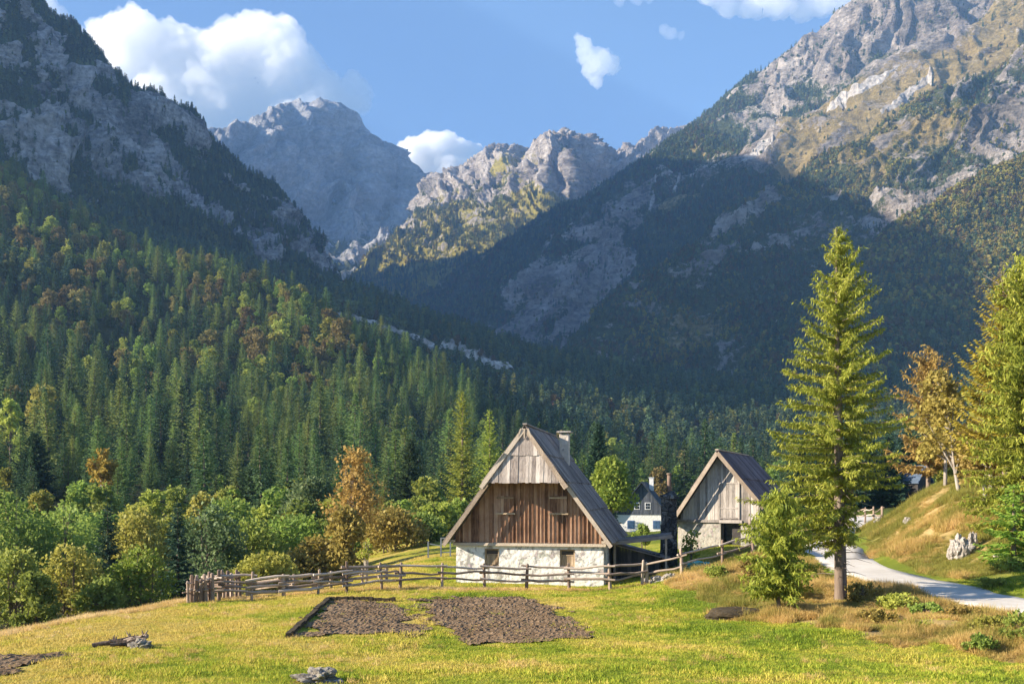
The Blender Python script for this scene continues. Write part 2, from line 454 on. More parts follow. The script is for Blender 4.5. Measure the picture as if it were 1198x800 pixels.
# right side: barn yard, mounds, road
gz_((775, 50, .35), (793, 58, .85), (905, 58, 1.2), (830, 70, 1.2), (760, 68, .0), (740, 100, -1.2), (800, 105, -.6), (840, 105, .8), (750, 44, .15))
g_((798, 43, 675), (845, 45, 662), (881, 46, 649), (920, 47.5, 648), (960, 34.5, 694), (983, 33, 703), (830, 37, 692), (850, 32, 720), (1000, 26.5, 748), (1120, 24.5, 765), (1198, 23, 776), (1400, 22, 785))
g_((905, 38, 676), (1060, 31.5, 697), (1198, 27.3, 722), (1350, 24, 745))
ROAD = [(1012, 86, 605), (1003, 75, 614), (988, 62, 627), (976, 52, 644), (984, 46.5, 655), (1012, 41.5, 668), (1060, 37, 682), (1120, 33, 697), (1198, 29.5, 711), (1300, 25.5, 733), (1480, 21, 768), (1800, 17, None), (2400, 13, None)]
for u, y, v in ROAD:
    if v: g_((u, y, v))
g_((1030, 49, 652), (1066, 45, 634), (1105, 47, 602), (1132, 50, 574), (1062, 56, 592), (1095, 57, 572), (1044, 62, 606), (1198, 50, 570), (1198, 37, 655), (1150, 38.5, 655), (1300, 36, 640), (1100, 40, 664), (1400, 45, 570))
gz_((1100, 72, 3.6), (1050, 85, 2.2), (1120, 95, 3.4), (1300, 70, 4.5), (950, 85, 2.0), (900, 90, 2.0), (1000, 125, 3.4), (760, 130, -1.2), (720, 150, -1.6), (790, 150, -1.4), (690, 110, -1.0))
# forest slope on the left, valley floor to the right
g_((-700, 110, 560), (-300, 110, 585), (0, 110, 594), (300, 110, 600), (500, 110, 612), (-700, 180, 470), (-300, 180, 515), (0, 170, 552), (300, 170, 577), (520, 170, 592), (640, 170, 596))
g_((-700, 300, 330), (-300, 300, 385), (0, 280, 458), (150, 280, 482), (300, 280, 512), (450, 260, 545), (560, 260, 568))
g_((-700, 450, 230), (-300, 450, 280), (0, 430, 352), (130, 430, 378), (250, 430, 400), (330, 400, 430), (430, 380, 455), (500, 350, 490), (560, 340, 520))
g_((-700, 650, 120), (-300, 650, 160), (0, 640, 203), (130, 590, 285), (250, 550, 326), (330, 520, 350), (430, 450, 406), (500, 410, 452), (560, 380, 492))
g_((-700, 900, 180), (-300, 850, 230), (0, 820, 260), (130, 740, 330), (250, 700, 370), (330, 650, 398), (430, 580, 445), (500, 520, 485), (560, 480, 510))
g_((640, 300, 567), (750, 220, 589), (750, 400, 556), (900, 220, 590), (900, 400, 560), (1100, 200, 585), (1100, 400, 556), (1400, 200, 560), (1400, 400, 520), (700, 520, 545), (900, 520, 550), (1200, 520, 540))
GPa = np.array(GP)

def _feat(u, ly): return np.stack([np.asarray(u) / 260.0, np.asarray(ly) * 2.6], -1)
def _k(r2): return .5 * r2 * np.log(np.maximum(r2, 1e-12))
_X = _feat(GPa[:, 0], GPa[:, 1]); _n = len(_X)
_K = _k(((_X[:, None] - _X[None]) ** 2).sum(-1)) + np.eye(_n) * 2e-4
_Pm = np.concatenate([np.ones((_n, 1)), _X], 1)
_A = np.block([[_K, _Pm], [_Pm.T, np.zeros((3, 3))]])
# v is a steep function near the eye, so the spline runs on v minus a flat-ground trend
def _trend(ly): return (CZ - .3) * F / np.exp(ly)
_w = np.linalg.solve(_A, np.concatenate([GPa[:, 2] - VH - _trend(GPa[:, 1]), np.zeros(3)]))

def gv(u, y):
    u = np.atleast_1d(np.asarray(u, float)); ly = np.log(np.atleast_1d(np.asarray(y, float)))
    out = np.empty(u.shape)
    for i in range(0, len(u), 20000):
        q = _feat(u[i:i + 20000], ly[i:i + 20000])
        k = _k(((q[:, None] - _X[None]) ** 2).sum(-1))
        out[i:i + 20000] = k @ _w[:_n] + _w[_n] + q @ _w[_n + 1:]
    return out + VH + _trend(ly)

def at(u, v, y0=14.0, y1=140.0):
    """the first ground point along the sight line (u, v)"""
    ys = np.exp(np.linspace(math.log(y0), math.log(y1), 700))
    g = gv(np.full(700, float(u)), ys)
    i = int(np.argmax(g <= v))
    if g[i] > v: i = 699
    return P(u, v, ys[i])

# the road as a world polyline
RC = []
for (u, y, v) in ROAD:
    vv = v if v else float(gv([u], [y])[0])
    RC.append(P(u, vv, y))
def catmull(pts, per=12):
    pts = [np.asarray(p, float) for p in pts]; out = []
    pp = [2 * pts[0] - pts[1]] + pts + [2 * pts[-1] - pts[-2]]
    for i in range(1, len(pp) - 2):
        for k in range(per):
            t = k / per; a, b, c, d = pp[i - 1:i + 3]
            out.append(.5 * (2 * b + (c - a) * t + (2 * a - 5 * b + 4 * c - d) * t * t + (3 * b - a - 3 * c + d) * t ** 3))
    out.append(pts[-1]); return np.array(out)
RC = catmull(RC)
def road_dist(x, y):
    p = np.stack([x, y], -1); best = np.full(len(p), 1e9)
    for q in RC[::3]: best = np.minimum(best, ((p - q[:2]) ** 2).sum(-1))
    return np.sqrt(best)

# garden beds: outlines on the meadow
BEDS = [[(337, 745), (384, 703), (462, 703), (504, 743)], [(476, 700), (612, 698), (660, 716), (704, 747), (551, 757), (522, 742), (484, 711)], [(-60, 805), (-60, 768), (30, 767), (88, 768), (60, 776), (20, 790)]]
BEDW = [[at(u, v, 15) for u, v in b] for b in BEDS]
def inside(poly, x, y, grow=0.0):
    poly = np.array([p[:2] for p in poly]); c = poly.mean(0); poly = c + (poly - c) * (1 + grow)
    r = np.zeros(len(x), bool); n = len(poly)
    for i in range(n):
        a, b = poly[i], poly[(i + 1) % n]
        k = ((a[1] > y) != (b[1] > y)) & (x < (b[0] - a[0]) * (y - a[1]) / (b[1] - a[1] + 1e-12) + a[0])
        r ^= k
    return r

MOUND = [(790, 672), (850, 655), (905, 645), (945, 663), (1000, 681), (1060, 694), (1120, 707), (1230, 728), (1260, 790), (1198, 778), (1110, 765), (1010, 750), (930, 735), (850, 726), (822, 700)]
def uvmask(poly, x, y):
    """soft test of where a ground point lies, by bearing and distance, against a traced outline"""
    return inside(poly, x, y)
MOUNDW = [at(u, v, 15) for u, v in MOUND]

def ground_z(x, y, rough=True):
    x = np.atleast_1d(np.asarray(x, float)); y = np.atleast_1d(np.asarray(y, float))
    yy = np.maximum(y, 2.0)
    z = CZ - (gv(U0 + F * x / yy, yy) - VH) / F * yy
    if rough:
        p = np.stack([x, y, np.zeros_like(x)], -1)
        rd = sm(road_dist(x, y), 1.3, 3.0)
        wild = np.clip(sm(x, 6, 12) + sm(y, 60, 90), 0, 1)
        amp = (.03 + .13 * wild) * rd
        z = z + amp * fbm(p / 1.9, 4, 3) + .05 * rd * fbm(p / 6.0, 2, 8) + sm(y, 90, 300) * 2.5 * fbm(p / 45.0, 3, 21)
    return z
def gz(x, y): return float(ground_z([x], [y])[0])

# ------------------------------------------------------------------ ground sheet
us = np.concatenate([np.linspace(-1900, -250, 34)[:-1], np.linspace(-250, 1450, 330), np.linspace(1450, 3000, 34)[1:]])
ys = np.concatenate([np.exp(np.linspace(math.log(2.2), math.log(17), 30))[:-1], np.exp(np.linspace(math.log(17), math.log(75), 330))[:-1], np.exp(np.linspace(math.log(75), math.log(900), 150))])
UU, YY = np.meshgrid(us, ys)
gx = ((UU - U0) / F * YY).ravel(); gy = YY.ravel()
gzv = ground_z(gx, gy)
nu_, ny_ = len(us), len(ys)
idx = np.arange(nu_ * ny_).reshape(ny_, nu_)
Q = np.stack([idx[:-1, :-1], idx[:-1, 1:], idx[1:, 1:], idx[1:, :-1]], -1).reshape(-1, 4)
pn = np.stack([gx, gy, np.zeros_like(gx)], -1)
knoll = sm(gx, 15, 19.5) * sm(gy, 34, 38) * (1 - sm(gy, 70, 80))
knoll *= sm(road_dist(gx, gy), 1.5, 3.0)
jx = 1.6 * fbm(pn / 2.6, 3, 33); jy = 2.2 * fbm(pn / 2.6 + 40, 3, 34)
dry = np.clip(inside(MOUNDW, gx + jx, gy + jy).astype(float) + knoll, 0, 1)
strip = (1 - sm(np.abs(gx - (-15.2 + .22 * (gy - 29.5))), .4, 1.5)) * sm(gy, 22, 27) * (1 - sm(gy, 46, 50)) * (gx < -8)
dry = np.clip(dry + .9 * strip + .5 * sm(gx, 4, 8) * (1 - sm(gy, 17, 20)), 0, 1)
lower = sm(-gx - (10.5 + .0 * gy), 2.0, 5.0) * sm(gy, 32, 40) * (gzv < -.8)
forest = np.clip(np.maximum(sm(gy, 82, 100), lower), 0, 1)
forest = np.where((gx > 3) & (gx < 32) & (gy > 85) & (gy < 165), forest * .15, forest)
t = NT('meadow')
p_ = t.pos()
n1 = t.noise(p_, .22, 5, .6); n2 = t.noise(p_, 1.6, 5, .65); n3 = t.noise(p_, 22, 3, .6)
sx = t.n('ShaderNodeSeparateXYZ'); t.put(sx.inputs[0], p_)
f = t.math('ADD', t.math('ADD', t.math('MULTIPLY', n1, .9), t.math('MULTIPLY', n2, .55)), -.25)
f = t.math('ADD', f, t.math('MULTIPLY', t.math('ADD', sx.outputs[0], 1.0), -.008))
gr = t.ramp(f, [(.34, (.15, .19, .026)), (.44, (.26, .28, .038)), (.52, (.38, .33, .06)), (.62, (.44, .34, .10))])
gr = t.mix(t.math('MULTIPLY', n3, .35), gr, (.09, .09, .022))
dr = t.ramp(t.math('ADD', t.math('MULTIPLY', n2, .7), t.math('MULTIPLY', n3, .3)), [(.32, (.13, .12, .035)), (.44, (.26, .20, .07)), (.56, (.40, .28, .12)), (.72, (.50, .38, .20))])
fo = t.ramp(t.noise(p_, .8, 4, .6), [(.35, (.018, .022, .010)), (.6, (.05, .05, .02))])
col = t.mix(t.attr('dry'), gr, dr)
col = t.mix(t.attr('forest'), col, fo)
M['meadow'] = t.surf(t.bsdf(col, .95, t.bump(t.math('ADD', n3, n2), .8, .06), .05))
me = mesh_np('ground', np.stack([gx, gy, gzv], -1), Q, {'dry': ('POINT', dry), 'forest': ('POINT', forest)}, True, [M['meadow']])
tag(link('ground', me), 'sunlit mown meadow sloping to a dry bank and rising into wooded hillside', 'ground', kind='structure')

# a broad floor added far under everything, to block the sky from below
mb = MB(); mb.add([(-5200, -250, -30), (5200, -250, -30), (5200, 6300, -30), (-5200, 6300, -30)], [(0, 1, 2, 3)])
tag(mb.build('terrain', M['meadow']), 'flat floor added below the meadow and mountains to block the sky', 'terrain', kind='structure')

# ------------------------------------------------------------------ road
t = NT('gravel_road'); p_ = t.pos(); n1 = t.noise(p_, .9, 5, .6); n2 = t.noise(p_, 30, 3, .6)
col = t.mix(t.ramp(n1, [(.35, 0.0), (.7, 1.0)]), (.54, .50, .45), (.68, .64, .59)); col = t.mix(t.math('MULTIPLY', n2, .35), col, (.28, .26, .23))
M['road'] = t.surf(t.bsdf(col, .95, t.bump(n2, .4, .02), .1))
W = 1.55; V, Qr = [], []
prof = [(-1.0, -.10), (-.97, .035), (-.5, .06), (0, .075), (.5, .06), (.97, .035), (1.0, -.10)]
zs = ground_z(RC[:, 0], RC[:, 1], False)
for i, p in enumerate(RC):
    d = RC[min(i + 1, len(RC) - 1)] - RC[max(i - 1, 0)]; d = d[:2] / np.linalg.norm(d[:2]); sd = np.array([d[1], -d[0]])
    for s_, h_ in prof:
        wv = W * s_ * (1 + .06 * math.sin(i * .9 + s_ * 3))
        q = p[:2] + sd * wv
        zz = .6 * zs[i] + .4 * float(ground_z([q[0]], [q[1]], False)[0])
        V.append((q[0], q[1], zz + h_ + .02))
k = len(prof)
for i in range(len(RC) - 1):
    for j in range(k - 1): Qr.append((i * k + j, i * k + j + 1, (i + 1) * k + j + 1, (i + 1) * k + j))
tag(link('road', mesh_np('road', V, Qr, None, True, [M['road']])), 'pale gravel lane curving past the lone spruce', 'road', kind='structure')

# ------------------------------------------------------------------ garden beds
t = NT('tilled_soil'); p_ = t.pos(); n1 = t.noise(p_, 1.2, 5, .6); n2 = t.noise(p_, 9, 5, .65)
col = t.ramp(t.math('ADD', t.math('MULTIPLY', n1, .4), t.math('MULTIPLY', n2, .6)), [(.32, (.10, .062, .034)), (.48, (.24, .16, .095)), (.66, (.38, .275, .18))])
n3 = t.noise(p_, 34, 4, .65)
col = t.mix(t.ramp(n3, [(.35, .45), (.6, 0.0)]), col, (.06, .038, .022))
M['soil'] = t.surf(t.bsdf(col, .95, t.bump(t.math('ADD', n2, n3), .9, .04), .05))
BLAB = ['left bed of bare tilled soil, dark cut sod along its far and left edge', 'right and larger bed of bare tilled soil before the wooden house', 'patch of bare dug soil at the lower left corner of the meadow']
for b, lab in zip(BEDW, BLAB):
    b = np.array(b); x0, y0 = b[:, 0].min(), b[:, 1].min(); x1, y1 = b[:, 0].max(), b[:, 1].max()
    sx, sy = .05, .085
    xs, yq = np.arange(x0, x1, sx), np.arange(y0, y1, sy)
    X, Y = np.meshgrid(xs, yq); X = X.ravel(); Y = Y.ravel()
    wob = fbm(np.stack([X * .9, Y * .9, X * 0], -1), 3, 4)
    ins = inside(b, X + .9 * wob, Y + 1.1 * fbm(np.stack([X * .9, Y * .9, X * 0 + 9], -1), 3, 6))
    z = ground_z(X, Y)
    c = np.stack([X / .10, Y / .16, X * 0], -1)
    h_ = .015 + .045 * np.clip(fbm(c, 3, 12) + .3, 0, 1) + .04 * np.clip(fbm(np.stack([X / .5, Y / .9, X * 0], -1), 2, 14), 0, 1)
    z = z + h_
    ii = np.arange(len(X)).reshape(len(yq), len(xs)); I = ins.reshape(len(yq), len(xs))
    ok = I[:-1, :-1] & I[1:, :-1] & I[:-1, 1:] & I[1:, 1:]
    q = np.stack([ii[:-1, :-1], ii[:-1, 1:], ii[1:, 1:], ii[1:, :-1]], -1)[ok]
    tag(link('garden_bed', mesh_np('garden_bed', np.stack([X, Y, z], -1), q, None, False, [M['soil']])), lab, 'garden bed', kind='structure')
# cut sod edge of the left bed
M['sod'] = plain('dark_cut_sod', (.055, .042, .026), .95, .8)
b = BEDW[0]; mb = MB()
for a, c in ((b[0], b[1]), (b[1], b[2])):
    n = 24
    for i in range(n):
        p = a + (c - a) * (i + .5) / n
        z = gz(p[0], p[1]); d = (c - a) / np.linalg.norm(c - a); L = np.linalg.norm(c - a) / n * .62
        mb.beam((p[0] - d[0] * L, p[1] - d[1] * L, z + .03), (p[0] + d[0] * L, p[1] + d[1] * L, z + .03), .12 + random.uniform(0, .07), .17 + random.uniform(0, .08))
tag(mb.build('sod_edge', M['sod']), 'dark cut turf edge round the left soil bed', 'turf edge')

# ------------------------------------------------------------------ mountains
def cr1(A, m):
    """Catmull-Rom along axis 0 to m samples"""
    n = len(A); t = np.linspace(0, n - 1, m); i = np.minimum(t.astype(int), n - 2); f = (t - i).reshape(-1, *([1] * (A.ndim - 1)))
    g = lambda j: A[np.clip(j, 0, n - 1)]
    a, b, c, d = g(i - 1), g(i), g(i + 1), g(i + 2)
    return .5 * (2 * b + (c - a) * f + (2 * a - 5 * b + 4 * c - d) * f ** 2 + (3 * b - a - 3 * c + d) * f ** 3)

def row(*pts):
    return pts
def resample_row(pts, n):
    """points (u, v, Y, rock, grass): n samples evenly along the row"""
    A = np.array([(*P(p[0], p[1], p[2]), p[3], p[4]) for p in pts])
    d = np.concatenate([[0], np.cumsum(np.linalg.norm(np.diff(np.array([(p[0], p[1]) for p in pts]), axis=0), axis=1))])
    t = np.linspace(0, d[-1], n)
    return np.stack([np.interp(t, d, A[:, k]) for k in range(5)], -1)

PATCH = {}
def massif(key, name, rows, label, nu, nv, amp, wl, rib=0.0, ribwl=60.0, mat=None, crestfade=.35, seed=1, rockn=.5, rockwl=None, back=True):
    R = np.stack([resample_row(r, 60) for r in rows])
    crest = len(rows) - 1
    if back:                                            # far side of the crest, falling away behind it
        b1 = R[-1].copy(); dirs = np.array([0, 1.0, 0])
        H = np.maximum(R[-1][:, 2] - R[0][:, 2], 60)
        b1[:, 1] += .35 * H; b1[:, 2] -= .30 * H
        b2 = R[-1].copy(); b2[:, 1] += 1.1 * H; b2[:, 2] = R[0][:, 2] - 20
        R = np.concatenate([R, b1[None], b2[None]])
    nr = len(R)
    A = cr1(R, nv); A = cr1(A.transpose(1, 0, 2), nu).transpose(1, 0, 2)     # nv x nu x 5
    Pp = A[..., :3]
    du = np.gradient(Pp, axis=1); dv = np.gradient(Pp, axis=0)
    N = unit(np.cross(du, dv))
    N = np.where(N[..., 2:3] < 0, -N, N)
    p = Pp.reshape(-1, 3); N = N.reshape(-1, 3)
    tt = np.linspace(0, nr - 1, nv) / crest
    cf = 1 - (1 - crestfade) * np.exp(-((tt - 1) / .09) ** 2)
    cf = np.repeat(cf, nu)
    warp = np.stack([fbm(p / (wl * .9), 3, seed + 30 + i) for i in range(3)], -1)
    q = p + warp * wl * .35
    rk = np.clip(A[..., 3].ravel(), 0, 1)
    d = amp * (fbm(q / wl, 5, seed) * .9 + .55 * (ridged(q / (wl * 1.7), 5, seed + 3) - .6))
    if rib:
        s = np.repeat(np.linspace(0, 1, nu)[None], nv, 0).ravel() * np.linalg.norm(Pp[:, 1:] - Pp[:, :-1], axis=-1).sum(1).mean()
        c = np.stack([(s + warp[:, 0] * ribwl * 1.3) / ribwl, p[:, 2] / (ribwl * 5), s * 0 + seed], -1)
        d = d + rib * (ridged(c, 4, seed + 11) - .5) * (.15 + .85 * rk)
        c2 = np.stack([p[:, 0] / (ribwl * .5), p[:, 1] / (ribwl * .5), p[:, 2] / (ribwl * .22)], -1)
        d = d + rib * .35 * fbm(c2, 4, seed + 17) * (.1 + .9 * rk)
    p2 = p + N * (d * cf)[:, None]
    rw = rockwl or wl * .5
    rock = A[..., 3].ravel() - (.30 if key == 'cliff' else 0) + rockn * (1.5 * fbm(q / rw, 5, seed + 50) + .30 * (d - d.mean()) / max(d.std(), 1e-6))
    if key in ('spur', 'slope'): rock = rock + .22 * np.clip(fbm(p2 * np.array([1, 1, .45]) / (38.0 if key == 'spur' else 60.0), 3, 9 if key == 'spur' else 19) - .08, 0, 1) * 2.2
    grass = A[..., 4].ravel() + .7 * fbm(q / (wl * 1.1), 4, seed + 70)
    idx = np.arange(nv * nu).reshape(nv, nu)
    Q = np.stack([idx[:-1, :-1], idx[:-1, 1:], idx[1:, 1:], idx[1:, :-1]], -1).reshape(-1, 4)
    me = mesh_np(name, p2, Q, {'rock': ('POINT', rock), 'grass': ('POINT', grass)}, True, [mat])
    o = tag(link(name, me), label, 'mountain' if 'mountain' in name else 'hill', kind='structure')
    PATCH[key] = dict(p=p2.reshape(nv, nu, 3), rock=rock.reshape(nv, nu), grass=grass.reshape(nv, nu), crest=int(nv * crest / (nr - 1)) + 1)
    return o

def mountain_mat(name, sc_, rock=((.16, .15, .155), (.34, .32, .32), (.55, .52, .51)), veg=((.045, .060, .026), (.10, .115, .042), (.165, .165, .062)), grass=((.10, .075, .03), (.17, .125, .05), (.25, .20, .09)), r0=.45, bump=.9):
    t = NT(name); p = t.pos()
    n1 = t.noise(p, .030 / sc_, 8, .62, .6); n2 = t.noise(p, .16 / sc_, 7, .68)
    st = t.noise(t.mapping(p, (1, 1, 4.5), (.35, .2, 0)), .05 / sc_, 6, .65, .5)
    cr = t.voro(t.mapping(p, (1, 1, .35)), .05 / sc_, 'F1')
    pa = t.noise(p, .011 / sc_, 5, .6, .4); vs = t.noise(t.mapping(p, (1, 1, .16)), .055 / sc_, 5, .6)
    f = t.math('ADD', t.math('MULTIPLY', n2, .50), t.math('MULTIPLY', st, .30))
    f = t.math('ADD', f, t.math('MULTIPLY', vs, .20))
    f = t.math('ADD', f, t.math('MULTIPLY', t.math('SUBTRACT', pa, .5), .55))
    rc = t.ramp(f, [(.36, rock[0]), (.5, rock[1]), (.63, rock[2])])
    rc = t.mix(t.ramp(n1, [(.5, 0.0), (.7, .45)]), rc, (.38, .27, .19), 'MULTIPLY')
    vg = t.ramp(t.math('ADD', t.math('MULTIPLY', n1, .4), t.math('MULTIPLY', n2, .6)), [(.34, veg[0]), (.5, veg[1]), (.66, veg[2])])
    gs = t.ramp(t.math('ADD', t.math('MULTIPLY', n1, .45), t.math('MULTIPLY', n2, .55)), [(.35, grass[0]), (.5, grass[1]), (.65, grass[2])])
    ra = t.math('ADD', t.attr('rock'), t.math('MULTIPLY', t.math('SUBTRACT', n2, .5), .9))
    ga = t.math('ADD', t.attr('grass'), t.math('MULTIPLY', t.math('SUBTRACT', n2, .5), .7))
    col = t.mix(t.ramp(ga, [(.42, 0.0), (.58, 1.0)]), vg, gs)
    col = t.mix(t.ramp(ra, [(r0, 0.0), (r0 + .12, 1.0)]), col, rc)
    h = t.math('ADD', t.math('ADD', t.math('MULTIPLY', n2, .8), st), t.math('MULTIPLY', cr, .5))
    return t.surf(t.bsdf(col, .95, t.bump(h, bump, 14 * sc_), .05))

M['far_mt'] = mountain_mat('far_limestone', 2.6, ((.20, .20, .215), (.43, .42, .43), (.70, .68, .665)))
M['mid_mt'] = mountain_mat('middle_limestone', 2.0, ((.17, .15, .14), (.46, .41, .37), (.74, .68, .62)), veg=((.05, .07, .02), (.12, .14, .035), (.22, .22, .06)), grass=((.24, .21, .05), (.42, .36, .08), (.55, .46, .14)))
M['dark_mt'] = mountain_mat('wooded_rock', 1.3, ((.13, .115, .10), (.36, .31, .27), (.64, .57, .51)), grass=((.19, .14, .055), (.36, .27, .105), (.52, .40, .20)))
M['cliff'] = mountain_mat('grey_cliff', .8, ((.07, .065, .066), (.33, .31, .31), (.78, .73, .72)), veg=((.020, .034, .018), (.045, .066, .028), (.085, .105, .042)))

# far peak at the head of the valley
massif('peak', 'mountain', [
    row((60, 372, 2900, .2, .2), (240, 368, 2900, .1, .3), (400, 352, 2900, .2, .4), (520, 352, 3000, .3, .3), (640, 360, 3100, .3, .3)),
    row((60, 300, 3200, .7, .0), (250, 300, 3250, .5, .2), (380, 300, 3400, .6, .2), (470, 298, 3500, .8, .1), (560, 300, 3600, .8, .0), (640, 310, 3600, .8, 0)),
    row((60, 240, 3400, 1, 0), (250, 235, 3500, 1, 0), (350, 230, 3800, 1, 0), (415, 236, 4090, 1, 0), (436, 238, 3980, 1, 0), (456, 242, 4130, 1, 0), (474, 244, 4030, 1, 0), (495, 248, 4200, 1, 0), (560, 260, 4300, 1, 0), (640, 270, 4300, 1, 0)),
    row((60, 165, 3500, 1, 0), (200, 172, 3560, 1, 0), (240, 158, 3650, 1, 0), (262, 149, 3720, 1, 0), (285, 150, 3770, 1, 0), (300, 142, 3820, 1, 0), (318, 128, 3900, 1, 0), (338, 121, 3950, 1, 0), (385, 121, 4120, 1, 0), (403, 129, 4230, 1, 0), (418, 142, 4300, 1, 0), (428, 158, 4250, 1, 0), (444, 171, 4390, 1, 0), (456, 176, 4290, 1, 0), (470, 186, 4420, 1, 0), (484, 196, 4330, 1, 0), (499, 213, 4500, 1, 0), (520, 226, 4650, 1, 0), (640, 250, 4700, 1, 0))],
    'bare blue-grey peak with a flat summit at the head of the valley', 330, 230, 46, 340, rib=80, ribwl=130, mat=M['far_mt'], crestfade=.16, seed=5, rockn=.35)

# sunlit ridge in the middle
massif('ridge', 'mountain', [
    row((400, 380, 2350, 0, .4), (470, 366, 2350, .1, .6), (530, 352, 2400, .3, .6), (620, 370, 2600, .3, .5), (720, 372, 2700, .2, .2), (860, 372, 2700, .2, .1)),
    row((404, 352, 2500, 0, .5), (450, 330, 2600, .05, .8), (500, 316, 2650, .15, 1.0), (560, 296, 2700, .0, .95), (640, 278, 2750, .05, .7), (720, 280, 3000, .4, .2), (860, 280, 3000, .2, .1)),
    row((406, 336, 2650, 0, .6), (455, 308, 2800, .1, .9), (500, 276, 2950, .35, .8), (530, 254, 3050, .5, .7), (580, 236, 3050, .45, .6), (640, 205, 2950, .6, .45), (668, 200, 2950, .8, .2), (705, 222, 3350, .9, 0), (745, 212, 3500, .9, 0), (860, 210, 3500, .8, 0)),
    row((408, 326, 2700, 0, .6), (432, 307, 2850, .2, .8), (458, 292, 3000, .3, .7), (476, 272, 3200, .6, .4), (488, 248, 3400, .8, .2), (496, 222, 3600, 1, 0), (508, 211, 3620, 1, 0), (522, 212, 3600, 1, 0), (545, 196, 3550, 1, 0), (560, 190, 3520, 1, 0), (578, 184, 3500, 1, 0), (598, 181, 3480, .95, 0), (612, 183, 3450, .95, 0), (636, 174, 3400, .95, 0), (650, 163, 3350, .95, 0), (661, 156, 3330, .95, 0), (672, 162, 3360, 1, 0), (690, 172, 3480, 1, 0), (706, 183, 3600, 1, 0), (726, 185, 3700, 1, 0), (738, 176, 3750, 1, 0), (752, 178, 3780, 1, 0), (766, 164, 3780, 1, 0), (788, 154, 3750, 1, 0), (806, 150, 3700, 1, 0), (830, 146, 3700, 1, 0), (880, 150, 3700, 1, 0))],
    'sunlit pale rocky ridge with a pointed summit in the middle distance', 400, 250, 34, 230, rib=48, ribwl=85, mat=M['mid_mt'], crestfade=.06, seed=15, rockn=.4)

# big wooded slope on the right side of the valley
massif('slope', 'mountain', [
    row((470, 410, 2100, .3, .0), (530, 425, 1950, .2, .1), (600, 450, 1750, .3, .0), (660, 470, 1600, .2, .0), (760, 470, 1500, .1, 0), (900, 460, 1500, .1, 0), (1300, 440, 1500, .1, 0)),
    row((478, 362, 2250, .2, 0), (560, 340, 2150, .12, 0), (620, 352, 2000, .6, 0), (680, 358, 1880, .85, 0), (760, 330, 1800, .2, 0), (850, 290, 1800, .1, .1), (1000, 230, 1800, .2, .2), (1300, 160, 1800, .2, .2)),
    row((484, 354, 2320, .1, 0), (580, 308, 2250, .12, .1), (650, 280, 2200, .08, .0), (720, 275, 2100, .42, .0), (775, 250, 2080, .35, 0), (860, 215, 2050, .2, .1), (960, 140, 2100, .6, .1), (1080, 60, 2150, .9, .1), (1300, -20, 2150, .9, .1)),
    row((487, 348, 2350, 0, .1), (520, 326, 2360, 0, .1), (560, 300, 2370, 0, .1), (600, 284, 2380, 0, .2), (650, 250, 2380, .0, .2), (700, 229, 2380, .1, .1), (740, 200, 2380, .1, .1), (790, 170, 2380, .1, .1), (816, 152, 2380, .1, .1), (850, 117, 2380, .15, .1), (880, 98, 2380, .3, .2), (908, 82, 2380, .7, .2), (930, 66, 2380, .85, .1), (952, 50, 2380, .9, 0), (985, 20, 2380, .9, 0), (1008, -4, 2380, .95, 0), (1040, -40, 2400, 1, 0), (1100, -85, 2420, 1, 0), (1198, -120, 2450, 1, 0), (1300, -190, 2500, 1, 0))],
    'high wooded mountainside with a bare rocky top on the right of the valley', 400, 280, 34, 240, rib=30, ribwl=110, mat=M['dark_mt'], crestfade=.3, seed=25, rockn=.36)

# brown upper shoulder
massif('shoulder', 'mountain', [
    row((700, 420, 1500, .1, 0), (850, 400, 1500, .1, 0), (1000, 360, 1500, .2, .1), (1150, 330, 1500, .2, .2), (1320, 300, 1500, .2, .3)),
    row((735, 330, 1720, .1, 0), (830, 290, 1720, .15, .1), (920, 250, 1750, .2, .3), (1000, 200, 1780, .3, .6), (1120, 130, 1800, .3, .8), (1320, 60, 1800, .3, .8)),
    row((752, 290, 1860, .2, 0), (800, 246, 1870, .2, .1), (850, 210, 1890, .3, .3), (900, 180, 1900, .55, .4), (950, 150, 1910, .45, .6), (1000, 120, 1920, .4, .8), (1060, 88, 1930, .45, .9), (1130, 55, 1940, .4, .9), (1198, 20, 1950, .4, .9), (1320, -50, 1960, .4, .9)),
    row((762, 262, 1960, .2, 0), (800, 228, 1980, .2, .2), (840, 204, 1990, .4, .3), (870, 188, 2000, .7, .4), (900, 173, 2000, .6, .4), (930, 155, 2010, .6, .5), (967, 127, 2020, .7, .6), (1010, 99, 2030, .5, .8), (1052, 75, 2040, .7, .8), (1090, 62, 2040, .6, .8), (1128, 46, 2050, .6, .8), (1160, 28, 2050, .5, .8), (1198, 6, 2050, .5, .8), (1320, -62, 2060, .5, .8))],
    'brown grassy mountain shoulder with pale scree streaks high on the right', 300, 200, 22, 170, rib=15, ribwl=80, mat=M['dark_mt'], crestfade=.4, seed=35, rockn=.20)

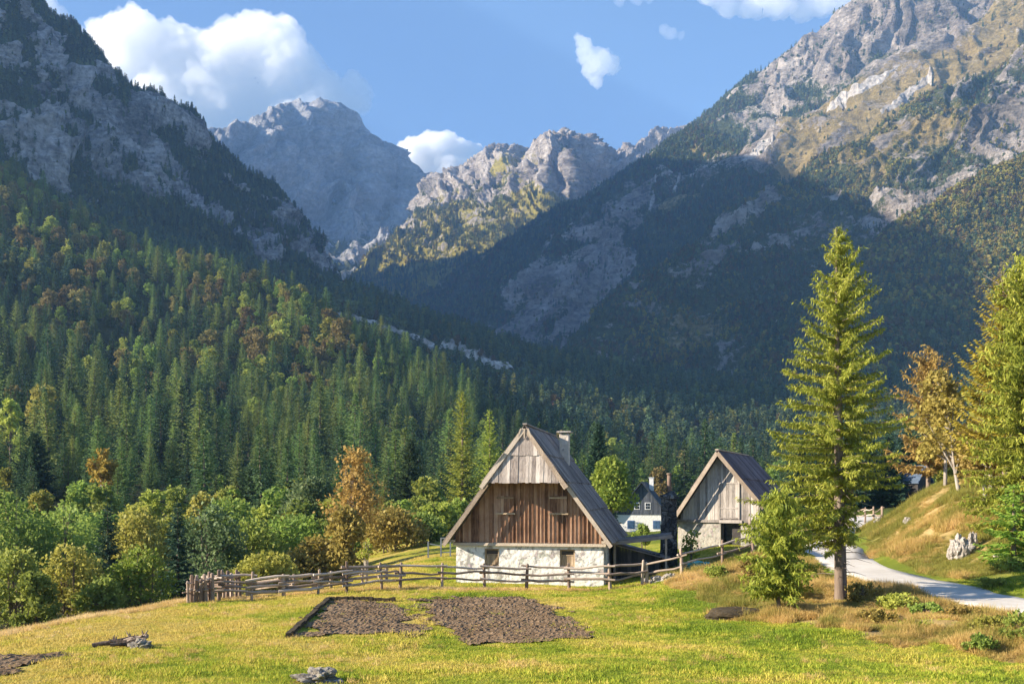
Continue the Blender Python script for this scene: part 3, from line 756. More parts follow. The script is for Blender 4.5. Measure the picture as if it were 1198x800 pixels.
# spur in front of it
massif('spur', 'mountain', [
    row((600, 500, 1100, .1, 0), (760, 500, 1100, .1, 0), (900, 500, 1100, .1, 0), (1050, 480, 1100, .1, .1), (1320, 470, 1100, .1, .1)),
    row((650, 424, 1270, .1, 0), (740, 390, 1280, .15, 0), (840, 350, 1300, .22, 0), (940, 300, 1330, .3, .1), (1020, 270, 1350, .40, .2), (1120, 215, 1380, .55, .2), (1320, 150, 1400, .6, .2)),
    row((664, 412, 1330, .1, 0), (730, 356, 1360, .2, 0), (820, 306, 1400, .4, .0), (905, 256, 1440, .35, .1), (970, 226, 1450, .35, .5), (1030, 200, 1460, .25, .6), (1100, 166, 1480, .22, .7), (1160, 136, 1490, .55, .4), (1198, 110, 1500, .62, .3), (1320, 50, 1500, .7, .2)),
    row((672, 403, 1400, .1, 0), (695, 378, 1420, .1, 0), (720, 354, 1440, .1, 0), (755, 331, 1460, .15, 0), (790, 313, 1470, .2, .0), (830, 286, 1490, .15, .0), (860, 267, 1500, .15, .0), (900, 243, 1520, .1, .2), (941, 217, 1540, .1, .5), (975, 197, 1560, .15, .6), (1014, 175, 1580, .25, .6), (1060, 142, 1600, .2, .7), (1100, 122, 1600, .2, .7), (1150, 92, 1610, .3, .6), (1198, 62, 1620, .6, .3), (1320, -10, 1630, .5, .3))],
    'steep spur with rock bands and scrub, its upper edge in sunlight', 330, 230, 24, 150, rib=22, ribwl=60, mat=M['dark_mt'], crestfade=.4, seed=45, rockn=.24)

# nearest right-hand spur
massif('near_spur', 'hill', [
    row((820, 510, 780, 0, 0), (960, 505, 780, 0, 0), (1100, 500, 780, 0, .1), (1320, 490, 780, 0, .1)),
    row((870, 425, 950, .0, 0), (960, 390, 960, .0, 0), (1060, 345, 980, .0, .1), (1150, 310, 1000, .05, .3), (1320, 270, 1000, .1, .3)),
    row((890, 410, 1030, .0, 0), (960, 360, 1040, .05, .05), (1030, 306, 1070, .05, .2), (1100, 262, 1100, .05, .5), (1198, 225, 1120, .1, .55), (1320, 170, 1120, .1, .5)),
    row((905, 398, 1100, .0, 0), (940, 368, 1110, .0, 0), (980, 334, 1120, .0, .1), (1010, 304, 1130, .0, .2), (1036, 281, 1140, .05, .4), (1060, 259, 1150, .05, .5), (1100, 238, 1160, .05, .5), (1145, 216, 1170, .1, .5), (1170, 200, 1180, .1, .5), (1198, 183, 1180, .1, .5), (1320, 120, 1190, .1, .5))],
    'lower wooded spur on the right, yellowed on its sunny top', 260, 170, 14, 110, mat=M['dark_mt'], crestfade=.5, seed=55, rockn=.25)

# grey cliff on the left
massif('cliff', 'mountain', [
    row((-340, 250, 700, .2, 0), (-100, 215, 750, .2, 0), (0, 235, 800, .2, 0), (120, 300, 850, .2, 0), (250, 345, 900, .2, 0), (330, 356, 950, .2, 0), (400, 366, 1000, .1, 0)),
    row((-340, 120, 820, .8, 0), (-100, 110, 850, .8, 0), (0, 150, 900, .75, 0), (100, 205, 950, .7, 0), (200, 265, 1000, .65, 0), (290, 305, 1060, .75, 0), (350, 322, 1130, .8, 0), (386, 345, 1200, .5, 0)),
    row((-340, -60, 930, .9, 0), (-100, -10, 950, .8, 0), (0, 66, 1000, .7, 0), (70, 118, 1050, .8, 0), (150, 178, 1100, .75, 0), (230, 228, 1160, .6, 0), (300, 262, 1240, .75, 0), (345, 285, 1330, .9, 0), (384, 330, 1400, .6, 0)),
    row((-340, -330, 1050, .9, 0), (-150, -190, 1080, .9, 0), (-40, -90, 1090, .8, 0), (0, -52, 1100, .7, 0), (30, -18, 1110, .6, 0), (50, 10, 1120, .55, 0), (60, 30, 1140, .4, 0), (84, 34, 1150, .3, 0), (110, 60, 1180, .35, 0), (135, 92, 1210, .3, 0), (165, 122, 1240, .3, 0), (200, 138, 1260, .2, 0), (238, 161, 1290, .25, 0), (272, 188, 1330, .2, 0), (310, 216, 1380, .3, 0), (335, 246, 1420, .5, 0), (360, 281, 1460, .6, 0), (378, 316, 1480, .6, 0), (388, 345, 1490, .5, 0))],
    'steep shaded grey cliff with dark trees along its ledges on the left', 380, 300, 26, 120, rib=22, ribwl=55, mat=M['cliff'], crestfade=.35, seed=65, rockn=.75, rockwl=75)

# massif above it, outside the picture, crest shaped so its shade fills the valley
def world_row(pts): return [(U0 + F * x / y, VH - (z - CZ) * F / y, y, 1, 0) for x, y, z in pts]
massif('shade_massif', 'mountain', [
    world_row([(-700, 260, 20), (-700, 370, 40), (-700, 480, 80), (-750, 806, 150), (-900, 1267, 250), (-1000, 1700, 300), (-1080, 2097, 300), (-1150, 2540, 300), (-1200, 3150, 300)]),
    world_row([(-830, 260, 60), (-840, 370, 170), (-860, 480, 330), (-900, 806, 480), (-1010, 1267, 700), (-1130, 1700, 850), (-1210, 2097, 880), (-1300, 2540, 760), (-1400, 3150, 560)]),
    world_row([(-960, 260, 120), (-980, 370, 330), (-1000, 480, 640), (-1010, 806, 905), (-1130, 1267, 1175), (-1270, 1700, 1425), (-1350, 2050, 1490), (-1450, 2480, 930), (-1560, 3150, 650)])],
    'unseen mountain flank above the grey cliff, shaped to shade the valley', 120, 90, 30, 200, mat=M['cliff'], crestfade=.5, seed=75)

# wooded hill below the cliff, crossed by a stony gully
massif('low_hill', 'hill', [
    row((-300, 340, 430, 0, 0), (0, 330, 440, 0, 0), (200, 395, 450, 0, 0), (400, 455, 450, 0, 0), (560, 525, 430, 0, 0), (800, 572, 410, 0, 0), (1000, 572, 400, 0, 0), (1500, 565, 400, 0, 0)),
    row((-300, 260, 640, 0, 0), (0, 260, 650, 0, 0), (200, 340, 650, 0, 0), (400, 405, 650, 0, 0), (600, 462, 640, 0, 0), (800, 502, 620, 0, 0), (1000, 506, 600, 0, 0), (1200, 490, 600, 0, 0), (1500, 470, 600, 0, 0)),
    row((-300, 200, 800, 0, 0), (0, 220, 800, 0, 0), (200, 305, 810, 0, 0), (400, 362, 820, 0, 0), (600, 428, 820, 0, 0), (800, 462, 800, 0, 0), (1000, 466, 800, 0, 0), (1200, 440, 800, 0, 0), (1500, 400, 800, 0, 0)),
    row((-300, 190, 900, 0, 0), (0, 210, 930, 0, 0), (200, 293, 960, 0, 0), (300, 325, 980, 0, 0), (380, 342, 1000, 0, 0), (450, 358, 1000, 0, 0), (520, 386, 1000, 0, 0), (600, 412, 980, 0, 0), (700, 433, 960, 0, 0), (800, 444, 960, 0, 0), (900, 452, 960, 0, 0), (1050, 436, 960, 0, 0), (1198, 398, 960, 0, 0), (1500, 330, 960, 0, 0))],
    'dark wooded hill across the valley floor below the cliff', 260, 140, 7, 80, mat=M['dark_mt'], crestfade=.6, seed=85, rockn=.2)

# ------------------------------------------------------------------ stony gullies and scree: sheets that follow the slope
def sheet_on(key, line, label, name, mat, lift=1.0, nseg=60, ncross=7):
    """a ragged band along image points (u, v, half width in metres) lying on a slope"""
    T = PATCH[key]; pts = T['p'][:T['crest']].reshape(-1, 3)
    uu = U0 + F * pts[:, 0] / pts[:, 1]; vv = VH - (pts[:, 2] - CZ) * F / pts[:, 1]
    def hit(u, v):
        i = np.argmin((uu - u) ** 2 + (vv - v) ** 2); return pts[i]
    L = np.array(line, float); s = np.linspace(0, len(L) - 1, nseg)
    C = np.array([hit(np.interp(a, range(len(L)), L[:, 0]), np.interp(a, range(len(L)), L[:, 1])) for a in s])
    for _ in range(3): C[1:-1] = (C[:-2] + C[1:-1] * 2 + C[2:]) / 4
    hw = np.interp(s, range(len(L)), L[:, 2])
    tree = None
    V = []
    for i, c in enumerate(C):
        d = C[min(i + 1, nseg - 1)] - C[max(i - 1, 0)]; d = d / (np.linalg.norm(d) + 1e-9)
        sd = np.cross(d, (0, 0, 1)); sd = sd / (np.linalg.norm(sd) + 1e-9)
        for j in range(ncross):
            w = (j / (ncross - 1) * 2 - 1) * hw[i] * (1 + .8 * perlin(np.array([[i * .23, j * .1, 3.3]]), 4)[0])
            q = c + sd * w
            k = np.argmin(((pts[:, :2] - q[:2]) ** 2).sum(1)); z = pts[k, 2]
            V.append((q[0], q[1], z + lift + (.0 if 0 < j < ncross - 1 else -lift * 2)))
    Q = [(i * ncross + j, i * ncross + j + 1, (i + 1) * ncross + j + 1, (i + 1) * ncross + j) for i in range(nseg - 1) for j in range(ncross - 1)]
    o = tag(link(name, mesh_np(name, V, Q, None, False, [mat])), label, 'scree', kind='structure')
    return o, C
M['scree'] = stone_mat('pale_scree', (.30, .27, .25), (.48, .45, .42), (.66, .63, .60), .05)
def stone_far(name, s):
    t = NT(name); p = t.pos(); n = t.noise(p, s, 6, .65)
    return t.surf(t.bsdf(t.ramp(n, [(.35, (.22, .195, .17)), (.5, (.38, .345, .31)), (.65, (.54, .50, .46))]), .95, t.bump(n, .8, 2.0), .05))
M['scree'] = stone_far('pale_scree', .12)
GULLY = [(395, 368, 2), (430, 378, 3.5), (470, 390, 3.2), (500, 402, 4.5), (540, 415, 4.5), (575, 428, 5.5), (598, 434, 3)]
sheet_on('low_hill', GULLY, 'long pale stony gully running down through the dark woods', 'scree', M['scree'], 2.2, 70)
sheet_on('slope', [(796, 205, 5), (785, 232, 6), (770, 262, 8), (755, 295, 9), (742, 318, 9), (728, 336, 6)], 'narrow white gully falling down the wooded mountainside', 'scree', M['scree'], 4, 60)
sheet_on('slope', [(768, 205, 4), (764, 232, 4), (756, 262, 5), (748, 290, 4)], 'thin pale rock chute left of the white gully', 'scree', M['scree'], 4, 40)
sheet_on('shoulder', [(905, 168, 3), (895, 174, 10), (880, 182, 16), (868, 190, 10)], 'small pale scree fan below the rocky mountaintop', 'scree', M['scree'], 3, 40)
sheet_on('shoulder', [(1052, 77, 5), (1030, 92, 10), (1005, 105, 12), (985, 118, 10), (968, 128, 4)], 'bright scree streak under the rocky summit face', 'scree', M['scree'], 3, 40)
0 and sheet_on('shoulder', [(1126, 48, 6), (1110, 58, 14), (1092, 66, 10)], 'upper short scree patch beside the summit cliffs', 'scree', M['scree'], 3, 30)
sheet_on('shoulder', [(1090, 90, 5), (1070, 105, 9), (1050, 120, 8), (1030, 133, 4)], 'pale scree band across the brown shoulder', 'scree', M['scree'], 3, 30)

exec_marker = 0
HAZE, EXPOSURE = 1.25e-4, 1.75

# ------------------------------------------------------------------ scattered trees: prototypes
def tree_mesh(name, L, mat, trunk=None, tmat=None):
    V, Q, t = L.arrays()
    if trunk is None: return mesh_np(name, V, Q, {'tint': ('FACE', t)}, False, [mat])
    tv = np.array(trunk.v); tq = np.array([f for f in trunk.f if len(f) == 4])
    V2 = np.concatenate([V, tv]); Q2 = np.concatenate([Q, tq + len(V)])
    return mesh_np(name, V2, Q2, {'tint': ('FACE', np.concatenate([t, np.full(len(tq), .5)]))}, False, [mat, tmat or M['bark']], np.concatenate([np.zeros(len(Q)), np.ones(len(tq))]))

def pole(h, r, n=6, lean=0.0):
    mb = MB(); mb.tube([(0, 0, -.6), (lean * .3, 0, h * .4), (lean, 0, h)], [r * 1.2, r * .8, r * .15], n, tint=.5, cap=False); return mb

# middle-distance conifers and broadleaf trees (unit: metres)
MID = {'spruce': [], 'larch': [], 'broadleaf': []}
for i in range(9):
    h = 16
    L, _ = conifer(100 + i, h, (2.7, 3.3, 2.2, 2.9, 3.5, 2.0, 2.6, 3.0, 2.4)[i], z0=(.8, .5, 2.5, 1.2, .6, 3.5, .8, 1.5, .7)[i], dz=.58, nb=8, step=.50, size=.95, droop=(.42, .5, .3, .35, .55, .2, .6, .4, .3)[i], prof=(.88, 1.0, .7, .8, 1.05, .6, .9, .75, .8)[i], ragged=.34, width=.19, hang=.6, sparse=(0, .05, .2, .1, 0, .28, .05, .15, .1)[i])
    MID['spruce'].append(tree_mesh('spruce_crown', L, M['spruce'], pole(14, .2)))
for i in range(6):
    h = 17
    L, _ = conifer(200 + i, h, (2.6, 3.0, 2.2, 2.8, 3.2, 2.4)[i], z0=(1.2, .6, 3, 1, 2, .8)[i], dz=.55, nb=8, step=.5, size=.85, droop=.15, prof=.72, ragged=.38, width=.22, hang=.35)
    MID['larch'].append(tree_mesh('larch_crown', L, M['larch'], pole(15, .2)))
for i in range(4):
    h = 10; lb = lobes_for(300 + i, h, 3.6, .1, 16)
    L = blob_leaves(300 + i, lb, 2600, .55, clump=1.4)
    MID['broadleaf'].append(tree_mesh('broadleaf_crown', L, M['green_leaf'], pole(7, .18)))
def rematerial(me, mat):
    m = me.copy(); m.materials[0] = mat; return m
MID['rust'] = [rematerial(m, M['rust_leaf']) for m in MID['broadleaf']]
MID['yellow'] = [rematerial(m, M['yellow_leaf']) for m in MID['broadleaf']]

# far trees, a few dozen sprays each
def far_conifer(seed, wid, mat, h=15):
    L, _ = conifer(seed, h, wid, z0=.3, dz=1.5, nb=5, step=1.6, size=2.2, droop=.4, prof=.9, ragged=.3, width=.27, hang=.7)
    return tree_mesh('far_conifer', L, mat)
def far_round(seed, mat, h=9):
    L = blob_leaves(seed, lobes_for(seed, h, 3.4, .0, 7), 130, 2.1, hollow=.6, width=.5)
    return tree_mesh('far_broadleaf', L, mat)
M['far_spruce'] = leaf_mat('distant_spruce', (.026, .054, .034), (.078, .130, .068), (.17, .23, .11), .26)
M['far_green'] = leaf_mat('distant_broadleaf', (.065, .10, .044), (.155, .19, .074), (.285, .30, .12), .3)
M['far_rust'] = leaf_mat('distant_rust', (.11, .085, .044), (.18, .13, .06), (.27, .195, .085), .3)
M['far_gold'] = leaf_mat('distant_gold', (.20, .185, .045), (.32, .27, .06), (.46, .37, .09), .3)
M['far_larch'] = leaf_mat('distant_larch', (.10, .125, .038), (.17, .19, .05), (.27, .27, .075), .3)
FAR = {'spruce': [far_conifer(400 + i, 2.5, M['far_spruce']) for i in range(3)],
       'larch': [far_conifer(420 + i, 2.5, M['far_larch']) for i in range(2)],
       'green': [far_round(440 + i, M['far_green']) for i in range(3)],
       'rust': [far_round(450 + i, M['far_rust']) for i in range(2)],
       'gold': [far_round(460 + i, M['far_gold']) for i in range(2)]}

# ---- geometry nodes: one object that stands copies of a kind on its points (far woods and grass only)
def scatter_obj(name, pts, rot, scl, which, protos, label, cat):
    """pts (n,3), rot (n,3), scl (n,3), which (n,) index into protos (list of meshes)"""
    col = bpy.data.collections.new(name + '_kinds')
    for i, me in enumerate(protos):
        o = bpy.data.objects.new('kind_%03d_%s' % (i, name), me); col.objects.link(o)
    me = bpy.data.meshes.new(name); me.vertices.add(len(pts)); me.vertices.foreach_set('co', np.asarray(pts, np.float32).ravel())
    for nm, val in (('turn', rot), ('size', scl)):
        a = me.attributes.new(nm, 'FLOAT_VECTOR', 'POINT'); a.data.foreach_set('vector', np.asarray(val, np.float32).ravel())
    a = me.attributes.new('which', 'INT', 'POINT'); a.data.foreach_set('value', np.asarray(which, np.int32))
    ng = bpy.data.node_groups.new(name, 'GeometryNodeTree')
    ng.interface.new_socket('Geometry', in_out='INPUT', socket_type='NodeSocketGeometry')
    ng.interface.new_socket('Geometry', in_out='OUTPUT', socket_type='NodeSocketGeometry')
    N = ng.nodes; I = N.new('NodeGroupInput'); O = N.new('NodeGroupOutput')
    ci = N.new('GeometryNodeCollectionInfo'); ci.inputs['Collection'].default_value = col
    ci.inputs['Separate Children'].default_value = True; ci.inputs['Reset Children'].default_value = True
    ip = N.new('GeometryNodeInstanceOnPoints'); ip.inputs['Pick Instance'].default_value = True
    def na(attr, typ):
        n = N.new('GeometryNodeInputNamedAttribute'); n.data_type = typ; n.inputs['Name'].default_value = attr; return n.outputs['Attribute']
    er = N.new('FunctionNodeEulerToRotation')
    l = ng.links.new
    l(I.outputs[0], ip.inputs['Points']); l(ci.outputs[0], ip.inputs['Instance'])
    l(na('which', 'INT'), ip.inputs['Instance Index']); l(na('turn', 'FLOAT_VECTOR'), er.inputs[0]); l(er.outputs[0], ip.inputs['Rotation'])
    l(na('size', 'FLOAT_VECTOR'), ip.inputs['Scale']); l(ip.outputs[0], O.inputs[0])
    o = link(name, me); md = o.modifiers.new('stand_on_points', 'NODES'); md.node_group = ng
    return tag(o, label, cat, kind='stuff')

def pick(r, weights):
    """which prototype for each weight row; weights: list of (mesh list, weight array)"""
    protos, base = [], []
    for ms, w in weights: base.append(len(protos)); protos += ms
    W = np.stack([w for _, w in weights], 1); W = W / W.sum(1, keepdims=True)
    c = (W.cumsum(1) < r.random((len(W), 1))).sum(1); c = np.minimum(c, len(weights) - 1)
    k = np.array(base)[c] + (r.random(len(W)) * np.array([len(ms) for ms, _ in weights])[c]).astype(int)
    return protos, k, c

def wood_on(key, n, name, label, wfun, density, hs=(.7, 1.2), seed=1, zmin=-20, vis_u=(-60, 1260)):
    """trees standing on a slope patch: density(p, rock, grass) in 0..1"""
    T = PATCH[key]; r = np.random.default_rng(seed)
    p = T['p'][:T['crest'] + 1]; nv, nu = p.shape[:2]
    a = np.linalg.norm(np.cross(p[1:, :-1] - p[:-1, :-1], p[:-1, 1:] - p[:-1, :-1]), axis=-1)
    uc = U0 + F * p[:-1, :-1, 0] / p[:-1, :-1, 1]
    a = a * ((uc > vis_u[0]) & (uc < vis_u[1]))
    c = r.choice(a.size, n * 3, p=(a / a.sum()).ravel()); i, j = np.unravel_index(c, a.shape)
    s, t = r.random((2, len(i)))
    lerp = lambda A: ((A[i, j].T * (1 - s) + A[i, j + 1].T * s) * (1 - t) + (A[i + 1, j].T * (1 - s) + A[i + 1, j + 1].T * s) * t).T
    q = lerp(p); rock = lerp(T['rock']); grass = lerp(T['grass'])
    keep = r.random(len(q)) < density(q, rock, grass)
    q, rock, grass = q[keep][:n], rock[keep][:n], grass[keep][:n]
    m = len(q)
    protos, k, c = pick(r, wfun(q, rock, grass))
    sc_ = r.uniform(hs[0], hs[1], m) * (1 - .25 * np.clip(rock, 0, 1))
    S = np.stack([sc_ * r.uniform(.85, 1.25, m), sc_ * r.uniform(.85, 1.25, m), sc_], 1)
    rot = np.stack([np.zeros(m), np.zeros(m), r.uniform(0, 6.28, m)], 1)
    return scatter_obj(name, q - np.array([0, 0, .8]), rot, S, k, protos, label, 'woodland')

def nz(q, s, seed): return fbm(q / s, 3, seed)
wood_on('slope', 30000, 'woodland', 'shaded wood covering the big mountainside right of the valley head',
        lambda q, rk, gr: [(FAR['spruce'], .3 + .9 * np.clip(nz(q, 160, 1), 0, 1)), (FAR['green'], .7 + .9 * np.clip(-nz(q, 160, 1), 0, 1)), (FAR['rust'], np.clip(.35 + nz(q, 120, 2), .03, 1)), (FAR['larch'], np.full(len(q), .12))],
        lambda q, rk, gr: np.where(rk > .42, .06, 1.0) * np.where(gr > .5, .3, 1) * np.where(fbm(q * np.array([1, 1, .45]) / 60.0, 3, 19) > .16, .15, 1), (.65, 1.25), 11)
wood_on('spur', 22000, 'woodland', 'scrubby wood on the steep spur below the brown shoulder',
        lambda q, rk, gr: [(FAR['spruce'], .25 + .7 * np.clip(nz(q, 100, 3), 0, 1)), (FAR['green'], .8 + 0 * rk), (FAR['rust'], np.clip(.35 + nz(q, 100, 4), .03, 1)), (FAR['gold'], np.where(gr > .25, 2.2, .05))],
        lambda q, rk, gr: np.where(rk > .40, .08, 1.0) * np.where(gr > .55, .35, 1) * np.where(fbm(q * np.array([1, 1, .45]) / 38.0, 3, 9) > .07, .12, 1), (.40, .95), 12)
wood_on('shoulder', 7000, 'woodland', 'thin dark wood on the lower part of the brown shoulder',
        lambda q, rk, gr: [(FAR['spruce'], .8 + 0 * rk), (FAR['green'], .5 + 0 * rk), (FAR['rust'], np.clip(.3 + nz(q, 100, 4), .03, 1))],
        lambda q, rk, gr: np.where(rk > .45, .05, 1.0) * np.clip(1.0 - 1.9 * gr, .03, 1), (.6, 1.1), 13)
wood_on('near_spur', 13000, 'woodland', 'yellowing wood on the lower right spur, half in shade',
        lambda q, rk, gr: [(FAR['spruce'], .10 + .4 * np.clip(nz(q, 60, 5), 0, 1)), (FAR['green'], .6 + 0 * rk), (FAR['rust'], np.clip(.40 + nz(q, 70, 6), .03, 1)), (FAR['gold'], np.clip(.2 + gr * 2.6, .04, 2.2))],
        lambda q, rk, gr: np.where(rk > .5, .15, 1.0), (.45, .95), 14)
wood_on('cliff', 15000, 'woodland', 'dark trees clinging to the ledges of the grey cliff',
        lambda q, rk, gr: [(FAR['spruce'], 1 + 0 * rk), (FAR['green'], .45 + 0 * rk), (FAR['larch'], .12 + 0 * rk)],
        lambda q, rk, gr: np.where(rk > .55, .05, 1.0), (.35, .9), 15)
wood_on('ridge', 9000, 'woodland', 'sunlit larches dotted over the lower flank of the middle ridge',
        lambda q, rk, gr: [(FAR['spruce'], .5 + 0 * rk), (FAR['larch'], .5 + gr.clip(0, 1)), (FAR['gold'], .3 + 1.6 * gr.clip(0, 1))],
        lambda q, rk, gr: np.where(rk > .42, .02, 1.0) * (q[:, 2] < 1000), (.7, 1.3), 16)
gl = [(np.array([P(u, v, 1.0)[0], 1.0 * 0 + v])) for u, v, w_ in GULLY]
def off_gully(q):
    u = U0 + F * q[:, 0] / q[:, 1]; v = VH - (q[:, 2] - CZ) * F / q[:, 1]
    gv_ = np.interp(u, [g[0] for g in GULLY], [g[1] for g in GULLY]); 
    return np.where((u > 380) & (u < 610) & (v > gv_ - 4) & (v < gv_ + 15), 0.0, 1.0)
wood_on('low_hill', 15000, 'woodland', 'shaded mixed wood on the low hill round the stony gully',
        lambda q, rk, gr: [(FAR['spruce'], .9 + .9 * np.clip(nz(q, 60, 7), -.8, 1)), (FAR['green'], .5 + .9 * np.clip(-nz(q, 60, 7), 0, 1)), (FAR['rust'], np.clip(.12 + .7 * nz(q, 70, 8), .02, 1)), (FAR['larch'], .12 + 0 * rk)],
        lambda q, rk, gr: off_gully(q), (.65, 1.15), 17)

# ------------------------------------------------------------------ forest on the near slope: single trees first, the rest behind as one wood
r = np.random.default_rng(31)
cand = []
n = 60000
yy = np.exp(r.uniform(math.log(92), math.log(720), n)); uu = r.uniform(-130, 1330, n)
keep = r.random(n) < np.minimum(1, (yy / 720) ** 2 * 1.15 + .0)
yy, uu = yy[keep], uu[keep]
xx = (uu - U0) / F * yy
zz = ground_z(xx, yy)
fz = np.ones(len(xx))
fz *= ~((uu > 430) & (uu < 655) & (yy < 138))
fz *= ~((uu > 655) & (uu < 905) & (yy < 165))
fz *= ~((uu > 690) & (uu < 835) & (yy < 200))
fz *= ~((uu > 900) & (yy < 104))
fz *= ~((uu > 1035) & (uu < 1130) & (yy < 112))
fz *= ~((uu < 430) & (yy < 94))
fz *= road_dist(xx, yy) > 5
fz *= yy < np.interp(uu, [-300, 0, 130, 250, 330, 430, 500, 560, 640, 750, 1330], [800, 730, 690, 640, 600, 540, 490, 460, 430, 440, 440])
k = fz > 0
# minimum spacing: thin greedily on a grid
xx, yy, zz, uu = xx[k], yy[k], zz[k], uu[k]
gapn = fbm(np.stack([xx, yy, xx * 0], 1) / 22.0, 2, 77) * 2
order = np.argsort(yy + r.random(len(yy)) * 4); grid = {}; sel = []
for i in order:
    d = 3.1 + .0035 * yy[i] + 2.2 * max(0., float(gapn[i])); c = (int(xx[i] // 4), int(yy[i] // 4)); ok = True
    for a in (-1, 0, 1):
        for b in (-1, 0, 1):
            for j in grid.get((c[0] + a, c[1] + b), ()):
                if (xx[j] - xx[i]) ** 2 + (yy[j] - yy[i]) ** 2 < d * d: ok = False
    if ok: grid.setdefault(c, []).append(i); sel.append(i)
sel = np.array(sel); xx, yy, zz, uu = xx[sel], yy[sel], zz[sel], uu[sel]
q = np.stack([xx, yy, zz * 0], -1)
a1, a2 = fbm(q / 42.0, 3, 91), fbm(q / 30.0 + 50, 3, 92)
hill = sm(yy, 300, 420) * sm(-uu, -470, -380)                 # rusty beeches near the top of the slope on the left
left = sm(-uu, -620, -500)
wS = .85 + 1.2 * a1.clip(-.6, 1); wL = left * (1.0 + 1.4 * (-a1).clip(-.3, 1)) * (1 - .5 * hill) + .05; wG = .10 + .55 * hill + .5 * a2.clip(0, 1) + .12 * (1 - left); wR = .02 + 1.0 * hill * (.5 + 1.6 * a2.clip(-.4, 1)).clip(0, 2); wY = .02 + .22 * hill
W_ = np.stack([wS, wL, wG, wR, wY], 1).clip(.01, None); W_ /= W_.sum(1, keepdims=True)
kind = (W_.cumsum(1) < r.random((len(W_), 1))).sum(1).clip(0, 4)
scale = np.clip(np.exp(r.normal(-.30, .26, len(xx))), .36, 1.2) * np.where(kind < 2, 1.0, .95)
small = r.random(len(xx)) < .15; scale = np.where(kind >= 3, scale * 1.35, scale); scale = np.where(small, scale * .6, scale) * (.55 + .45 * sm(yy, 100, 230))
turn = r.uniform(0, 6.28, len(xx))
KN = ['spruce', 'larch', 'broadleaf', 'rust', 'yellow']
SPEC = {'spruce': ('spruce_tree', 'dark green spruce among many in the wood behind the meadow', 'spruce tree', 'spruces of the wood behind the meadow'),
        'larch': ('larch_tree', 'pale green larch among many in the wood behind the meadow', 'larch tree', 'larches of the wood behind the meadow'),
        'broadleaf': ('broadleaf_tree', 'green leafy tree among the conifers of the wood', 'broadleaf tree', 'green leafy trees of the wood'),
        'rust': ('beech_tree', 'rust-brown beech high in the wood on the left slope', 'beech tree', 'rusty beeches of the wood'),
        'yellow': ('broadleaf_tree', 'yellowing leafy tree high in the wood on the left slope', 'broadleaf tree', 'yellowing trees of the wood')}
LIMIT = {'spruce': 270, 'larch': 270, 'broadleaf': 130, 'rust': 130, 'yellow': 40}
rest = np.zeros(len(xx), bool); cnt = dict.fromkeys(KN, 0)
inview = (uu > -40) & (uu < 1240)
for i in np.argsort(yy):
    kn = KN[kind[i]]
    if not inview[i] or cnt[kn] >= LIMIT[kn]: rest[i] = True; continue
    cnt[kn] += 1
    nm, lab, cat, grp = SPEC[kn]
    o = link(nm, MID[kn][int(r.integers(len(MID[kn])))], None, (xx[i], yy[i], zz[i] - .3), turn[i])
    s_ = scale[i]; q_ = r.uniform(1.0, 1.4); o.scale = (s_ * q_ * r.uniform(.9, 1.1), s_ * q_ * r.uniform(.9, 1.1), s_ * r.uniform(.85, 1.1)); o.rotation_euler = (r.normal(0, .025), r.normal(0, .025), turn[i])
    tag(o, lab, cat, grp)
# low growth along the foot of the wood
rb = np.random.default_rng(55)
for i in range(46):
    y_ = rb.uniform(84, 104); u_ = rb.uniform(-60, 470) if i < 38 else rb.uniform(470, 640); x_ = (u_ - U0) / F * y_
    kn = ['broadleaf', 'yellow', 'broadleaf'][i % 3]
    o = link('bush', MID[kn][int(rb.integers(4))], None, (x_, y_, gz(x_, y_) - .9), rb.uniform(0, 6.28)); s_ = rb.uniform(.38, .62); o.scale = (s_ * 1.25, s_ * 1.25, s_)
    if kn == 'yellow': tag(o, 'yellowish bush in the back row between the thicket and the wood', 'bush', 'yellowish bushes at the foot of the wood')
    else: tag(o, 'green bush in the back row between the thicket and the wood', 'bush', 'green bushes at the foot of the wood')
print('forest', len(xx), cnt, rest.sum())
protos, base = [], {}
for kn in KN: base[kn] = len(protos); protos += MID[kn]
ri = np.where(rest)[0]
wh = np.array([base[KN[kind[i]]] + int(r.integers(len(MID[KN[kind[i]]]))) for i in ri])
scatter_obj('woodland', np.stack([xx, yy, zz - .3], 1)[ri], np.stack([turn * 0, turn * 0, turn], 1)[ri], np.stack([scale * 1.2, scale * 1.2, scale], 1)[ri], wh, protos, 'dense mixed wood climbing the slope beyond the single trees', 'woodland')

# ------------------------------------------------------------------ the wooden house
PHI = math.radians(11)
HX, HY = .785, 46.57
house = thing('alpine_house', 'big gabled house with brown board gable over a peeling white wall, behind the fence', 'house', (HX, HY, 0.0), -PHI)
HL = 7.9                                                # depth
K = (7.35 - 2.05) / 3.84                                # roof pitch, rise over run
def roof_z(x): return 7.35 - K * abs(x)
